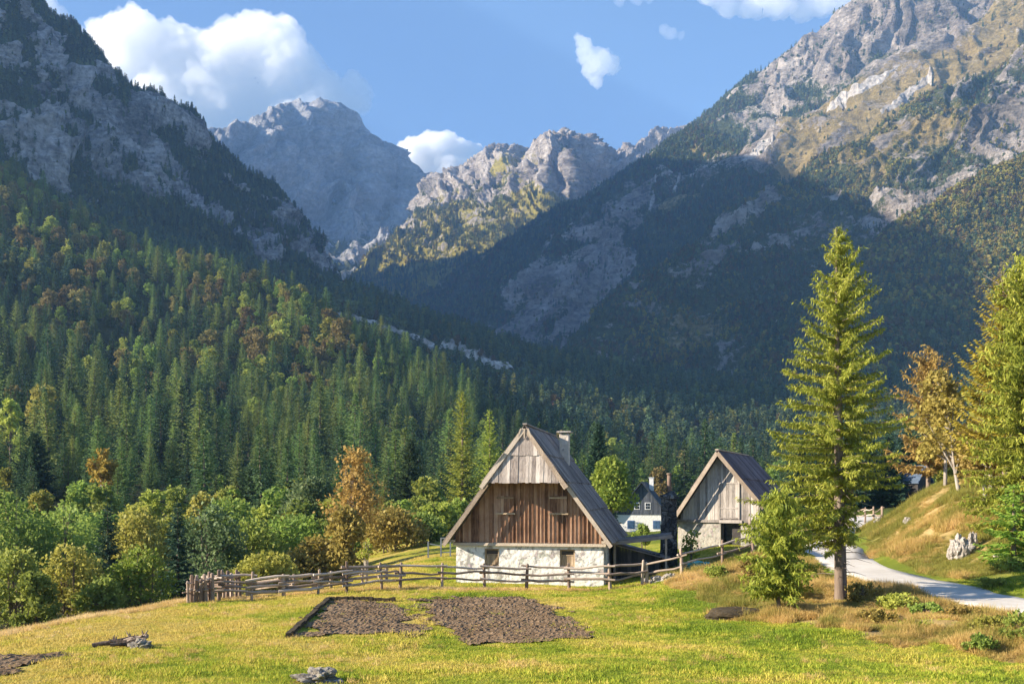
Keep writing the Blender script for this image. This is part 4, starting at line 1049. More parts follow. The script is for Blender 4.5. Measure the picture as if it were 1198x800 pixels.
# masonry storey with real window recesses
mb = MB()
wins = [(-2.12, -1.42), (1.46, 2.17)]; z0, z1 = .80, 1.62
xs = [-3.5, wins[0][0], wins[0][1], wins[1][0], wins[1][1], 3.5]
mb.box(-3.5, 3.5, 0, .45, -.9, z0); mb.box(-3.5, 3.5, 0, .45, z1, 1.76)
for a, b in ((xs[0], xs[1]), (xs[2], xs[3]), (xs[4], xs[5])): mb.box(a, b, 0, .45, z0, z1)
mb.box(-3.5, -3.05, .45, HL, -.9, 1.76); mb.box(3.05, 3.5, .45, HL, -.9, 1.76); mb.box(-3.05, 3.05, HL - .45, HL, -.9, 1.76)
mb.build('wall', M['white_wall'], house)
for a, b in wins:
    f = MB()
    for q in ((a, a + .07), (b - .07, b)): f.box(q[0], q[1], .10, .20, z0, z1)
    f.box(a + .07, b - .07, .10, .20, z0, z0 + .06); f.box(a + .07, b - .07, .10, .20, z1 - .07, z1); f.box(a + .07, b - .07, .11, .19, z0 + .52, z0 + .57)
    fo = f.build('window', M['shutter'], house)
    s = MB(); n = 4; w_ = (b - a - .16) / n
    for i in range(n): s.box(a + .08 + i * w_ + .004, a + .08 + (i + 1) * w_ - .004, .125, .15, z0 + .07, z0 + .51)
    s.build('shutter', M['shutter'], fo)
    g = MB(); g.box(a + .07, b - .07, .17, .18, z0 + .57, z1 - .07); g.build('pane', M['glass'], fo)
    b_ = MB(); b_.box(a, b, .24, .26, z0, z1); b_.build('painted_room_dark', M['dark'], fo)  # near-black sheet behind the panes, the room's darkness put into its colour
# sill plate and eave beams
mb = MB(); mb.box(-3.62, 3.62, -.16, .10, 1.765, 1.90); mb.box(-3.66, -3.50, .12, HL, 1.765, 1.93); mb.box(3.50, 3.66, .12, HL, 1.765, 1.93)
for s in (-1, 1):
    for y in np.arange(-.5, HL, .9): mb.box(min(s * 3.45, s * 3.80), max(s * 3.45, s * 3.80), y, y + .12, 1.94, 2.05)
mb.build('beam', M['barge'], house)
# gable boards with cover strips
mb = MB(); x = -3.48; i = 0
while x < 3.48:
    w_ = random.uniform(.17, .225); xe = min(x + w_, 3.48)
    za, zb = min(roof_z(x) - .20, 4.86), min(roof_z(xe) - .20, 4.86)
    if min(za, zb) > 1.98:
        y0 = -.06 + random.uniform(-.008, .008); zz_ = 1.905 + random.uniform(0, .02); ti = random.random()
        mb.hexa([(x + .004, y0, zz_), (xe - .004, y0, zz_), (xe - .004, 0, zz_), (x + .004, 0, zz_), (x + .004, y0, za), (xe - .004, y0, zb), (xe - .004, 0, zb), (x + .004, 0, za)], ti)
        zc = min(za, min(roof_z(x - .03), 5) - .2); 
        mb.hexa([(x - .028, y0 - .045, zz_), (x + .028, y0 - .045, zz_), (x + .028, y0 - .004, zz_), (x - .028, y0 - .004, zz_), (x - .028, y0 - .045, zc), (x + .028, y0 - .045, zc), (x + .028, y0 - .004, zc), (x - .028, y0 - .004, zc)], random.random())
    x = xe
mb.build('gable', M['gable'], house)
for cx in (-1.08, 1.42):                              # two hatches in the gable
    s = MB(); w_ = .80 / 5
    for i in range(5): s.box(cx - .40 + i * w_ + .006, cx - .40 + (i + 1) * w_ - .006, -.145, -.118, 3.32, 4.10)
    h_ = s.build('hatch', M['gable'], house)
    s = MB(); s.box(cx - .46, cx + .46, -.20, -.12, 3.24, 3.31); s.box(cx - .43, cx + .40, -.175, -.148, 3.98, 4.05)
    s.build('ledge', M['shutter'], h_)
# upper weatherboards, leaning out over the gable
def upper_gable(zl, zh, y0, lean, name):
    mb = MB(); hw = (7.28 - zl) / K; x = -hw
    while x < hw:
        w_ = random.uniform(.13, .20); xe = min(x + w_, hw)
        za, zb = min(zh, roof_z(x) - .10), min(zh, roof_z(xe) - .10)
        if max(za, zb) > zl + .03:
            za, zb = max(za, zl + .02), max(zb, zl + .02); ti = random.random(); zs_ = zl + random.uniform(-.02, .02); e = random.uniform(-.012, .012)
            Y = lambda z, t: y0 + e + (z - zl) * lean + t
            mb.hexa([(x + .003, Y(zs_, -.03), zs_), (xe - .003, Y(zs_, -.03), zs_), (xe - .003, Y(zs_, 0), zs_), (x + .003, Y(zs_, 0), zs_),
                     (x + .003, Y(za, -.03), za), (xe - .003, Y(zb, -.03), zb), (xe - .003, Y(zb, 0), zb), (x + .003, Y(za, 0), za)], ti)
        x = xe
    return mb.build(name, M['grey_wood'], house)
upper_gable(4.70, 6.03, -1.34, .15, 'weatherboard')
upper_gable(5.95, 7.25, -1.19, .15, 'weatherboard')
mb = MB(); mb.box(-1.78, 1.78, -1.27, -.03, 4.80, 4.86); mb.build('soffit', M['dark_wood'], house)
# roof planks in four overlapping tiers on each slope
nx = math.sqrt(1 + K * K)
def roof_boards(mat, half, zr, kk, y_of, tiers, y1, name, parent, side, w=.21, th=.035, lift=.055):
    mb = MB(); nn = math.sqrt(1 + kk * kk); sl_ = half * nn
    up = np.array([side * kk / nn, 0, 1 / nn]); dn = np.array([side / nn, 0, -kk / nn])
    for (a, b) in tiers:                                # a, b: fraction from the ridge, b lower
        y = y_of(a, b)
        while y < y1:
            ye = min(y + w * random.uniform(.8, 1.2), y1); ti = random.random(); e = random.uniform(0, .014); eb = b * sl_ + random.uniform(-.03, .03)
            base = np.array([0, 0, zr])
            def pt(s_, yy_, h_): q = base + dn * s_ + up * h_; return (q[0], yy_, q[2])
            lo = lift + e
            c = [pt(a * sl_, y + .004, .01 + e), pt(a * sl_, ye - .004, .01 + e), pt(eb, ye - .004, lo), pt(eb, y + .004, lo)]
            c2 = [pt(a * sl_, y + .004, .01 + e + th), pt(a * sl_, ye - .004, .01 + e + th), pt(eb, ye - .004, lo + th), pt(eb, y + .004, lo + th)]
            mb.hexa(c + c2 if side > 0 else [c[1], c[0], c[3], c[2], c2[1], c2[0], c2[3], c2[2]], ti)
            y = ye
    return mb.build(name, mat, parent)
tiers = [(0, .26), (.235, .495), (.47, .735), (.71, 1.02)]
roofs = []
for side in (-1, 1):
    roofs.append(roof_boards(M['roof'], 3.84, 7.30, K, lambda a, b: -1.10 if b < .3 else (-1.36 if b < .6 else -.72), tiers, HL + .55, 'roof', house, side))
# closed deck under the planks
mb = MB()
for s in (-1, 1):
    mb.hexa([(s * .02, -.60, 7.05), (s * .02, HL + .4, 7.05), (s * 3.70, HL + .4, 7.05 - K * 3.68), (s * 3.70, -.60, 7.05 - K * 3.68), (s * .02, -.60, 7.22), (s * .02, HL + .4, 7.22), (s * 3.74, HL + .4, 7.22 - K * 3.72), (s * 3.74, -.60, 7.22 - K * 3.72)])
mb.build('roof_deck', M['dark_wood'], house)
mb = MB(); mb.beam((0, -1.08, 7.40), (0, HL + .5, 7.34), .20, .06); mb.build('ridge_board', M['roof'], house)
# barge boards
def zpt(x, y, dz=0.0): return (x, y, 7.30 - K * abs(x) + dz)
mb = MB()
for s in (-1, 1):
    mb.beam(zpt(s * .03, -1.10, -.10), zpt(s * 1.98, -1.46, -.10), .05, .19, (s * K / nx, 0, 1 / nx))
    mb.beam(zpt(s * 1.84, -.78, -.12), zpt(s * 3.92, -.78, -.10), .05, .18, (s * K / nx, 0, 1 / nx))
    mb.beam(zpt(s * .02, -1.00, -.26), zpt(s * 1.9, -1.34, -.26), .07, .10, (s * K / nx, 0, 1 / nx))
for a, b in ((.0, -.0), (-.33, -.16), (.33, .16)): mb.beam((a, -1.16, 6.72 + .0), (b, -1.16, 7.18), .07, .03, (0, 1, 0))
mb.build('barge_board', M['barge'], house)
# chimney
cx, cyy = 1.05, 4.6
mb = MB(); mb.box(cx - .24, cx + .24, cyy - .24, cyy + .24, 5.4, 7.22); ch = mb.build('chimney', M['chimney'], roofs[1], bev=.02)
mb = MB(); mb.box(cx - .36, cx + .36, cyy - .36, cyy + .36, 7.30, 7.38)
for dx in (-.18, .18):
    for dy in (-.18, .18): mb.box(cx + dx - .05, cx + dx + .05, cyy + dy - .05, cyy + dy + .05, 7.22, 7.30)
mb.build('cap', M['pale_rock'], roofs[1], bev=.01)

# ------------------------------------------------------------------ dark lean-to shed on the right of the house
sz = gz(5.9, 49.5)
shed = thing('lean_to_shed', 'low dark board shed with a slanting plank roof between house and stone chimney', 'shed', (5.75, 48.6, sz), -PHI * .8)
mb = MB(); x = -.75
while x < 1.45:
    xe = min(x + random.uniform(.14, .2), 1.45); mb.box(x + .004, xe - .004, -.02 + random.uniform(-.01, .01), .03, -.6, 1.55 - .20 * (x + .75)); x = xe
mb.box(-.75, -.70, .03, 2.6, -.6, 1.5); mb.box(1.40, 1.45, .03, 2.6, -.6, 1.1); mb.box(-.70, 1.40, 2.55, 2.6, -.6, 1.1)
mb.build('wall', M['dark_wood'], shed)
mb = MB(); y = -.25
for i in range(15):
    ye = y + .2; e = random.uniform(0, .02)
    mb.hexa([(-.9, y, 1.62 + e), (-.9, ye - .01, 1.62 + e), (1.95, ye - .01, .88 + e), (1.95, y, .88 + e), (-.9, y, 1.66 + e), (-.9, ye - .01, 1.66 + e), (1.95, ye - .01, .92 + e), (1.95, y, .92 + e)]); y = ye
mb.build('roof', M['roof'], shed)
mb = MB(); y = -.5
for i in range(9):
    ye = y + .2; e = random.uniform(0, .02)
    mb.hexa([(-1.15, y, 1.72 + e), (-1.15, ye - .01, 1.72 + e), (2.0, ye - .01, 2.10 + e), (2.0, y, 2.10 + e), (-1.15, y, 1.80 + e), (-1.15, ye - .01, 1.80 + e), (2.0, ye - .01, 2.18 + e), (2.0, y, 2.18 + e)]); y = ye
mb.beam((-1.3, -.55, 1.62), (2.05, -.55, 2.06), .12, .16)
mb.build('canopy_roof', M['roof'], shed)
mb = MB(); mb.beam((-1.25, -.45, 1.45), (-.55, -.45, 1.95), .09, .12); mb.beam((-.72, -.30, -.4), (-.72, -.30, 1.75), .11, .11, (0, 1, 0)); mb.beam((1.75, -.42, -.4), (1.75, -.42, 2.02), .10, .10, (0, 1, 0))
mb.build('post', M['barge'], shed)

# ------------------------------------------------------------------ free-standing stone chimney
cxw, cyw = (782.5 - U0) / F * 51, 51.0
cz_ = gz(cxw, cyw)
chim = thing('stone_chimney', 'tall dark stone chimney stack standing between house and barn', 'chimney', (cxw, cyw, cz_), -.15)
top = CZ - (583 - VH) / F * 51 - cz_
mb = MB(); V0, T0 = ico(2)
n = 9
for i in range(n):                                     # courses of rubble, slightly tapering
    a, b = -.5 + (top + .5) * i / n, -.5 + (top + .5) * (i + 1) / n; w0 = .46 - .08 * i / n
    vs = []
    for zz_ in (a, b):
        for k_ in range(16):
            an = 2 * math.pi * k_ / 16; c_, s_ = math.cos(an), math.sin(an); m_ = max(abs(c_), abs(s_)); q_ = w0 / m_ ** .8 * (1 + random.uniform(-.05, .05))
            vs.append((c_ * q_, s_ * q_, zz_))
    mb.add(vs, [(k_, (k_ + 1) % 16, 16 + (k_ + 1) % 16, 16 + k_) for k_ in range(16)])
mb.build('stack', M['masonry'], chim)
mb = MB(); mb.box(-.52, .52, -.52, .52, top, top + .10); mb.box(-.44, .44, -.44, .44, top + .10, top + .17); mb.add([(-.40, -.40, top + .17), (.40, -.40, top + .17), (.40, .40, top + .17), (-.40, .40, top + .17), (0.12, -.12, top + .40), (.30, -.12, top + .36), (.3, .12, top + .36), (.12, .12, top + .40)], [(0, 1, 5, 4), (1, 2, 6, 5), (2, 3, 7, 6), (3, 0, 4, 7), (4, 5, 6, 7)])
mb.build('cap', M['masonry'], chim)
mb = MB(); mb.tube([(.02, 0, top + .2), (.02, 0, top + .85), (.02, 0, top + 1.22)], [.12, .11, .105], 12); mb.tube([(.02, 0, top + 1.22), (.02, 0, top + 1.30)], [.14, .14], 12); mb.build('flue_pipe', M['pipe'], chim, True)

# ------------------------------------------------------------------ barn
BP = math.radians(24); BY = 58.0
bx = (842 - U0) / F * BY; bz = gz(bx, BY) - .05
barn = thing('barn', 'grey weathered board barn on pale masonry with a steep purple-brown roof', 'barn', (bx, BY, bz), -BP)
zr = CZ + 47 / F * BY - bz; HLw = 2.62; HRw = 2.45; kl = 1.52; kr = 1.20
zw = CZ - (611 - VH) / F * BY - bz                    # top of masonry
def brz(x): return zr - (kl * -x if x < 0 else kr * x)
mb = MB(); xl, xr = -2.48, 2.30
dx0, dx1 = .05, 1.22                                  # doorway
mb.box(xl, dx0, 0, .4, -1.2, zw); mb.box(dx1, xr, 0, .4, -1.2, zw)
mb.box(xl, xl + .4, .4, 8, -1.2, zw); mb.box(xr - .4, xr, .4, 8, -1.2, zw); mb.box(xl + .4, xr - .4, 7.6, 8, -1.2, zw); mb.box(dx0, dx1, 1.6, 1.7, -1.2, zw)
mb.build('wall', M['barn_wall'], barn)
mb = MB(); mb.box(dx0 + .62, dx1 - .02, .25, .31, -.6, zw - .12); mb.box(dx0 + .02, dx0 + .12, .2, .32, -.6, zw - .02); mb.build('door', M['dark_wood'], barn)
mb = MB(); mb.box(xl - .06, xr + .06, -.12, .14, zw + .003, zw + .16); mb.box(.0, 1.32, -.20, -.125, zw - .02, zw + .14); mb.build('beam', M['barn_wood'], barn)
mb = MB(); x = xl
lx0, lx1, lz0, lz1 = .02, 1.10, zw + .30, zw + 2.25       # loft door
while x < xr:
    xe = min(x + random.uniform(.12, .19), xr); za, zb = brz(x) - .20, brz(xe) - .20
    segs = [(zw + .165, None)]
    xm = (x + xe) / 2
    if lx0 < xm < lx1: segs = [(zw + .165, lz0 - .02), (lz1 + .02, None)]
    for s0, s1 in segs:
        ta, tb = (za, zb) if s1 is None else (s1, s1)
        if min(ta, tb) <= s0: continue
        y0 = -.05 + random.uniform(-.012, .012); ti = random.random(); s0 += random.uniform(-.03, .0) * (s0 < zw + .2)
        mb.hexa([(x + .005, y0, s0), (xe - .005, y0, s0), (xe - .005, 0, s0), (x + .005, 0, s0), (x + .005, y0, ta), (xe - .005, y0, tb), (xe - .005, 0, tb), (x + .005, 0, ta)], ti)
    x = xe
mb.build('gable', M['barn_wood'], barn)
mb = MB(); n = 6; w_ = (lx1 - lx0 - .04) / n
for i in range(n): mb.box(lx0 + .02 + i * w_ + .005, lx0 + .02 + (i + 1) * w_ - .005, -.085, -.055, lz0, lz1)
ld = mb.build('loft_door', M['barn_wood'], barn)
mb = MB(); mb.box(lx0 - .06, lx0 + .01, -.11, -.06, lz0 - .08, lz1 + .08); mb.box(lx1 - .01, lx1 + .06, -.11, -.06, lz0 - .08, lz1 + .08); mb.box(lx0 + .012, lx1 - .012, -.11, -.088, lz1, lz1 + .07); mb.box(lx0 + .012, lx1 - .012, -.11, -.088, lz0 - .07, lz0 - .003); mb.box(lx0 + .04, lx1 - .04, -.10, -.0865, lz0 + .5, lz0 + .58)
mb.build('frame', M['barn_wood'], ld)
# roof: two tiers on the near slope
roof_boards(M['barn_roof'], HLw + .05, zr, kl, lambda a, b: -.75, [(0, .55), (.52, 1.05)], 10.0, 'roof', barn, -1, .24)
roof_boards(M['barn_roof'], HRw + .05, zr, kr, lambda a, b: -.75, [(0, .56), (.53, 1.05)], 10.0, 'roof', barn, 1, .24)
mb = MB()
mb.hexa([(0, -.6, zr - .22), (0, 8.3, zr - .22), (-HLw, 8.3, zr - .22 - kl * HLw), (-HLw, -.6, zr - .22 - kl * HLw), (0, -.6, zr - .04), (0, 8.3, zr - .04), (-HLw, 8.3, zr - .04 - kl * HLw), (-HLw, -.6, zr - .04 - kl * HLw)][::1])
mb.hexa([(.002, -.6, zr - .22), (.002, 8.3, zr - .22), (HRw, 8.3, zr - .22 - kr * HRw), (HRw, -.6, zr - .22 - kr * HRw), (.002, -.6, zr - .04), (.002, 8.3, zr - .04), (HRw, 8.3, zr - .04 - kr * HRw), (HRw, -.6, zr - .04 - kr * HRw)])
mb.build('roof_deck', M['dark_wood'], barn)
mb = MB(); mb.beam((0.02, -.8, zr - .10), (-HLw - .15, -.8, zr - .10 - kl * (HLw + .15)), .05, .22, (-kl, 0, 1)); mb.beam((.03, -.83, zr - .10), (HRw + .2, -.83, zr - .10 - kr * (HRw + .2)), .05, .22, (kr, 0, 1)); mb.beam((0, -.8, zr + .08), (0, 8.5, zr + .06), .2, .06)
mb.build('barge_board', M['barge'], barn)
# two low supports leaning on the right of the barn front
mb = MB(); mb.beam((2.05, -.9, -.6), (1.75, -.25, zw + .2), .12, .12, (1, 0, 0)); mb.build('prop', M['barge'], barn)

# ------------------------------------------------------------------ white house further back
WY = 150.0; wx = (751 - U0) / F * WY; wz = CZ - (622 - VH) / F * WY
wh_ = thing('white_house', 'distant white cottage with dark board gable and grey roof beyond the stone chimney', 'house', (wx, WY, wz), -.22)
hw = 3.9; ze = CZ - (602 - VH) / F * WY - wz; zt = CZ + 10.5 / F * WY - wz; kk = (zt - ze) / hw
mb = MB(); mb.box(-hw, hw, 0, 9, -2.0, ze); mb.build('wall', M['far_wall'], wh_)
mb = MB(); x = -hw
while x < hw:
    xe = x + .26; za, zb = zt - kk * abs(x) - .12, zt - kk * abs(xe) - .12
    if min(za, zb) > ze + .05: mb.hexa([(x + .01, -.06, ze), (xe - .01, -.06, ze), (xe - .01, 0, ze), (x + .01, 0, ze), (x + .01, -.06, za), (xe - .01, -.06, zb), (xe - .01, 0, zb), (x + .01, 0, za)])
    x = xe
mb.build('gable', M['house_wood'], wh_)
mb = MB()
for s in (-1, 1): mb.hexa([(s * .0, -.7, zt), (s * .0, 9.6, zt), (s * (hw + .55), 9.6, zt - kk * (hw + .55)), (s * (hw + .55), -.7, zt - kk * (hw + .55)), (s * .0, -.7, zt + .18), (s * .0, 9.6, zt + .18), (s * (hw + .55), 9.6, zt + .18 - kk * (hw + .55)), (s * (hw + .55), -.7, zt + .18 - kk * (hw + .55))])
rf = mb.build('roof', M['slate'], wh_)
mb = MB(); mb.box(.8, 1.45, 3.4, 4.05, zt - 1.2, zt + .75); mb.box(.72, 1.53, 3.32, 4.13, zt + .75, zt + .85); mb.build('chimney', M['far_wall'], rf)
def far_win(x0, x1, za, zb, y=-.02, fr='blue_paint'):
    f = MB(); f.box(x0 - .1, x1 + .1, y - .05, y, za - .1, zb + .1); fo = f.build('window', M[fr], wh_)
    g = MB(); xm = (x0 + x1) / 2; zm = (za + zb) / 2
    for a, b in ((x0, xm - .03), (xm + .03, x1)):
        for c, d in ((za, zm - .03), (zm + .03, zb)): g.box(a, b, y - .075, y - .052, c, d)
    g.build('pane', M['blue_glass' if fr == 'blue_paint' else 'glass'], fo)
far_win(-2.1, -1.25, ze - 2.0, ze - .95); far_win(1.75, 2.6, ze - 2.0, ze - .95)
far_win(-1.05, -.40, ze + .9, ze + 1.75, -.07, 'white_paint'); far_win(.55, 1.2, ze + .9, ze + 1.75, -.07, 'white_paint')

# small hut behind the knoll
hx = (1081 - U0) / F * 100; hz_ = gz(hx, 100)
hut = thing('hut', 'small hut with blue-grey roof half hidden behind the grassy knoll', 'hut', (hx, 100, hz_), .5)
th_ = CZ + 31 / F * 100 - hz_ ; wt = th_ - 1.5
mb = MB(); mb.box(-.9, .9, 0, 2.4, -.8, wt); mb.add([(-.9, 0, wt), (.9, 0, wt), (0, 0, th_ - .1), (-.9, 2.4, wt), (.9, 2.4, wt), (0, 2.4, th_ - .1)], [(0, 1, 2), (5, 4, 3)]); mb.build('wall', M['dark_wood'], hut)
mb = MB()
for s in (-1, 1): mb.hexa([(0, -.3, th_ - .1), (0, 2.7, th_ - .1), (s * 1.15, 2.7, wt - .35), (s * 1.15, -.3, wt - .35), (0, -.3, th_), (0, 2.7, th_), (s * 1.15, 2.7, wt - .25), (s * 1.15, -.3, wt - .25)])
mb.build('roof', M['blue_roof'], hut)

# ------------------------------------------------------------------ rail fences
def post_at(u, v, vt, y=None):
    """foot on the ground under (u, v), height from the top row vt"""
    p = at(u, v) if y is None else P(u, v, y)
    z = gz(p[0], p[1]); h = CZ - (vt - VH) / F * p[1] - z
    return np.array([p[0], p[1], z]), h
def fence(label, posts, nrails=3, rmax=.055, hmin=.7, skip=(), name='rail_fence', tops=.86):
    root_ = None; feet = []
    for i, (u, v, vt, *yq) in enumerate(posts):
        p, h = post_at(u, v, vt, *yq); h = max(hmin, min(h, 1.75))
        if root_ is None: root_ = thing(name, label, 'fence', p); base = p
        q = p - base; g = random.Random(int(u * 7)); r_ = g.uniform(.055, .085); ln = (g.uniform(-.07, .07), g.uniform(-.06, .06))
        mb = MB(); mb.tube([q + (0, 0, -.3), q + (ln[0] * .5, ln[1] * .5, h * .5), q + (ln[0], ln[1], h * .97), q + (ln[0] * 1.02, ln[1], h)], [r_ * 1.05, r_, r_ * .88, r_ * .45], 7, wob=.14)
        mb.build('post', M['fence_post'], root_)
        feet.append((q, h, ln))
    for i in range(len(feet) - 1):
        if i in skip: continue
        (a, ha, la), (b, hb, lb_) = feet[i], feet[i + 1]
        hc = min(ha, hb, 1.15); d = (b - a) / max(1e-6, np.linalg.norm(b - a))
        for k_ in range(nrails):
            f = tops - k_ * (.70 / max(1, nrails)); g = random.Random(i * 31 + k_ * 7 + int(a[0] * 100))
            off = .085 * (-1 if (i + k_) % 2 else 1)
            za, zb = a[2] + hc * (f + g.uniform(-.07, .07)), b[2] + hc * (f + g.uniform(-.07, .07))
            n_ = np.array([d[1], -d[0], 0]) * off
            A = np.array([a[0], a[1], za]) - d * .22 + n_; B = np.array([b[0], b[1], zb]) + d * .22 + n_
            m1 = A + (B - A) * .35 + (0, 0, g.uniform(-.06, .05)); m2 = A + (B - A) * .7 + (0, 0, g.uniform(-.06, .05)); rr = g.uniform(.6, 1.0) * rmax
            mb = MB(); mb.tube([A, m1, m2, B], [rr, rr * 1.05, rr * .95, rr * .75], 7, wob=.12); mb.build('rail', M['fence'], root_)
    return root_
fence('dense weathered rail fence running from the picket cluster to beside the house lawn', [(243, 702, 672, 39.5), (256, 701.5, 666, 39.3), (294, 701.5, 668, 39.5), (332, 703, 671, 39.7), (372, 699, 665.5, 40.2), (406, 694, 656, 40.8), (447, 690, 657.5, 41.5), (468, 686, 657.5, 42)], 4, .068)
fence('weathered rail fence passing in front of the white house wall', [(468, 686, 657.5, 42.0), (517, 686, 658, 42.5), (567, 684, 658.7, 43.3), (615.5, 683, 659, 43.6), (666, 683, 658, 43.6), (714, 686, 659, 43.2), (751, 684, 654.6, 43.5)], 3, .062)
fence('second rail fence behind the first, at the edge of the leafy bushes', [(279, 697, 667), (345, 693, 671), (387, 688, 667.5), (424, 683, 667), (452, 680, 664)], 3)
fence('rail fence climbing the bank in front of the barn', [(757, 684, 657, 43.6), (798, 675, 641), (845, 662, 631), (881, 649.5, 618)], 2)
fence('tight cluster of upright grey pickets at the left end of the fence', [(220, 704, 679, 38.2), (224, 703.5, 672, 38.4), (227, 703, 674, 38.3), (230, 704, 672, 38.6), (234, 705, 677, 38.3), (237, 706, 676, 38.6), (241, 703, 671, 38.5), (245, 702, 668, 38.9), (249, 702, 670, 38.7)], 2, .035)
fence('short grey picket pen between the left fence corner and the bushes', [(258, 699, 666, 40.5), (262, 698, 669, 40.7), (266, 698, 667, 41), (271, 697, 670, 41.2), (276, 697, 666, 41.4), (281, 697, 668, 41.6)], 2, .045)
fence('dark rail fence across the lane end in the shade below the trees', [(990, 613, 592), (1000, 612, 592), (1012, 612, 593), (1022, 612, 592), (1032, 611, 592)], 2, .06)

# wooden frame standing on the lawn left of the house
fa = P(501, 650, 60); fz_ = gz(fa[0], fa[1])
fr = thing('drying_frame', 'plain grey post and beam frame on the lawn left of the house', 'frame', (fa[0], fa[1], fz_), -.1)
for x_ in (0, .78, 1.35):
    mb = MB(); mb.beam((x_, 0, -.3), (x_, 0, 1.15 if x_ else 1.0), .08, .08, (0, 1, 0)); mb.build('post', M['metal'], fr)
mb = MB(); mb.beam((-.05, 0, .88), (.8, 0, .72), .05, .05); mb.beam((.74, 0, 1.19), (1.39, 0, 1.19), .07, .07); mb.beam((.78, 0, .35), (1.35, 0, .35), .05, .05); mb.build('crossbar', M['metal'], fr)

# ------------------------------------------------------------------ stones, logs, heaps
def stone(name, u, v, w_, h_, label, mat='rock', seed=1, sink=.3, y=None, sub=4, dep=None, cat='rock'):
    p = at(u, v) if y is None else P(u, v, y)
    k_ = p[1] / F; W_, H_ = w_ * k_ / 2, h_ * k_ / 2
    mb = MB(); mb.rock((0, 0, 0), (W_, (dep or W_ * .8), H_ * (1 + sink)), seed, sub, .33)
    o = mb.build(name, M[mat], None, False); z = gz(p[0], p[1]); o.location = (p[0], p[1], z + H_ * (1 - sink) * .6)
    return tag(o, label, cat)
stone('boulder', 373, 799, 50, 17, 'grey mossy boulder in the grass at the bottom edge of the view', 'rock', 3)
o = stone('rock_outcrop', 1123, 650, 22, 30, 'pale jagged rock outcrop breaking out of the grassy knoll', 'pale_rock', 12, .3)
stone('rock', 1137, 640, 12, 20, 'small pale rock right beside the outcrop on the knoll', 'pale_rock', 19)
stone('rock', 1082, 578, 18, 10, 'flat grey rock on the left shoulder of the knoll top', 'pale_rock', 14)
stone('rock', 1094, 571, 22, 10, 'wide grey rock on the very top of the knoll', 'rock', 15)
stone('rock', 1028, 614, 9, 9, 'pale rock at the lane edge by the foot of the knoll', 'pale_rock', 16)
stone('rock', 1062, 610, 9, 8, 'small pale rock half way up the knoll near its left side', 'pale_rock', 17)
stone('rock', 1170, 655, 12, 12, 'grey rock under the right-hand spruce on the knoll', 'pale_rock', 18)
stone('rock', 941, 683, 15, 7, 'flat white stone in the dry grass left of the spruce trunk', 'pale_rock', 20)
for i, (u, v, w_, h_, lab) in enumerate([(770, 681, 18, 8, 'long pale stone at the foot of the fence by the shed'), (784, 678, 13, 8, 'pale stone between the shed and the fence post'), (758, 683, 14, 6, 'low pale stone beside the shed fence, leftmost of the row'), (797, 668, 12, 9, 'white stone behind the fence below the barn'), (783, 662, 14, 8, 'white rubble stone at the foot of the stone chimney')]):
    stone('stone', u, v, w_, h_, lab, 'pale_rock', 40 + i, .3, cat='stone')
# log heap on the meadow
lp = at(148, 757); lz = gz(lp[0], lp[1])
for i, (dx, dy, a_, ln_, r_, tilt, lab) in enumerate([(-.42, 0, .25, .85, .055, .08, 'grey rotting log lying flat at the left of the heap'), (.22, .1, -.25, .62, .075, .30, 'short thick log sticking up at the right of the heap'), (-.05, -.15, .5, .6, .045, .0, 'thin weathered log across the front of the heap'), (.42, -.12, 1.1, .4, .06, .05, 'stubby log end lying at the right foot of the heap'), (-.12, .15, .1, .7, .05, .2, 'split log on top of the heap')]):
    mb = MB(); c_ = Vector((math.cos(a_), math.sin(a_) * .7, tilt)) * ln_ * .5
    mb.tube([-c_, -c_ * .4 + Vector((0, 0, random.uniform(-.04, .04))), c_ * .3 + Vector((0, .03, random.uniform(-.03, .05))), c_], [r_ * 1.2, r_, r_ * 1.1, r_ * .7], 9, wob=.3)
    for k_ in range(5):
        f_ = random.uniform(-.8, .9); d_ = Vector((random.uniform(-.4, .4), random.uniform(-.4, .4), random.uniform(.1, .6))) * .32
        mb.tube([c_ * f_, c_ * f_ + d_ * .6, c_ * f_ + d_], [r_ * .4, r_ * .3, r_ * .08], 5, cap=False)
    o = mb.build('log', M['bark']); o.location = (lp[0] + dx, lp[1] + dy, lz + .10 + (i in (1, 4)) * .10); tag(o, lab, 'log')
stone('stone', 165, 759, 26, 12, 'dark mossy stone among the logs on the meadow', 'rock', 33, cat='stone')
hp = at(862, 721); hzz = gz(hp[0], hp[1])
mb = MB(); mb.rock((0, 0, 0), (1.0, .6, .26), 8, 4, .10); o = mb.build('earth_heap', M['sod']); o.location = (hp[0], hp[1], hzz + .05); tag(o, 'low dark heap of bare earth in the dry bank', 'earth heap')
hp = at(905, 715); hzz = gz(hp[0], hp[1])
mb = MB(); mb.rock((0, 0, 0), (.6, .45, .2), 18, 4, .10); o = mb.build('earth_heap', M['sod']); o.location = (hp[0], hp[1], hzz + .08); tag(o, 'small grey earth mound between the dark heap and the spruce', 'earth heap')
# turquoise tarp by the barn
tp = at(818, 664); tz = gz(tp[0], tp[1]) 
V0, T0 = ico(3); mb = MB(); mb.rock((0, 0, 0), (.5, .4, .2), 5, 3, .4); o = mb.build('tarp', M['tarp']); o.location = (tp[0], tp[1], tz + .12); tag(o, 'crumpled turquoise tarp lying below the barn wall', 'tarp')

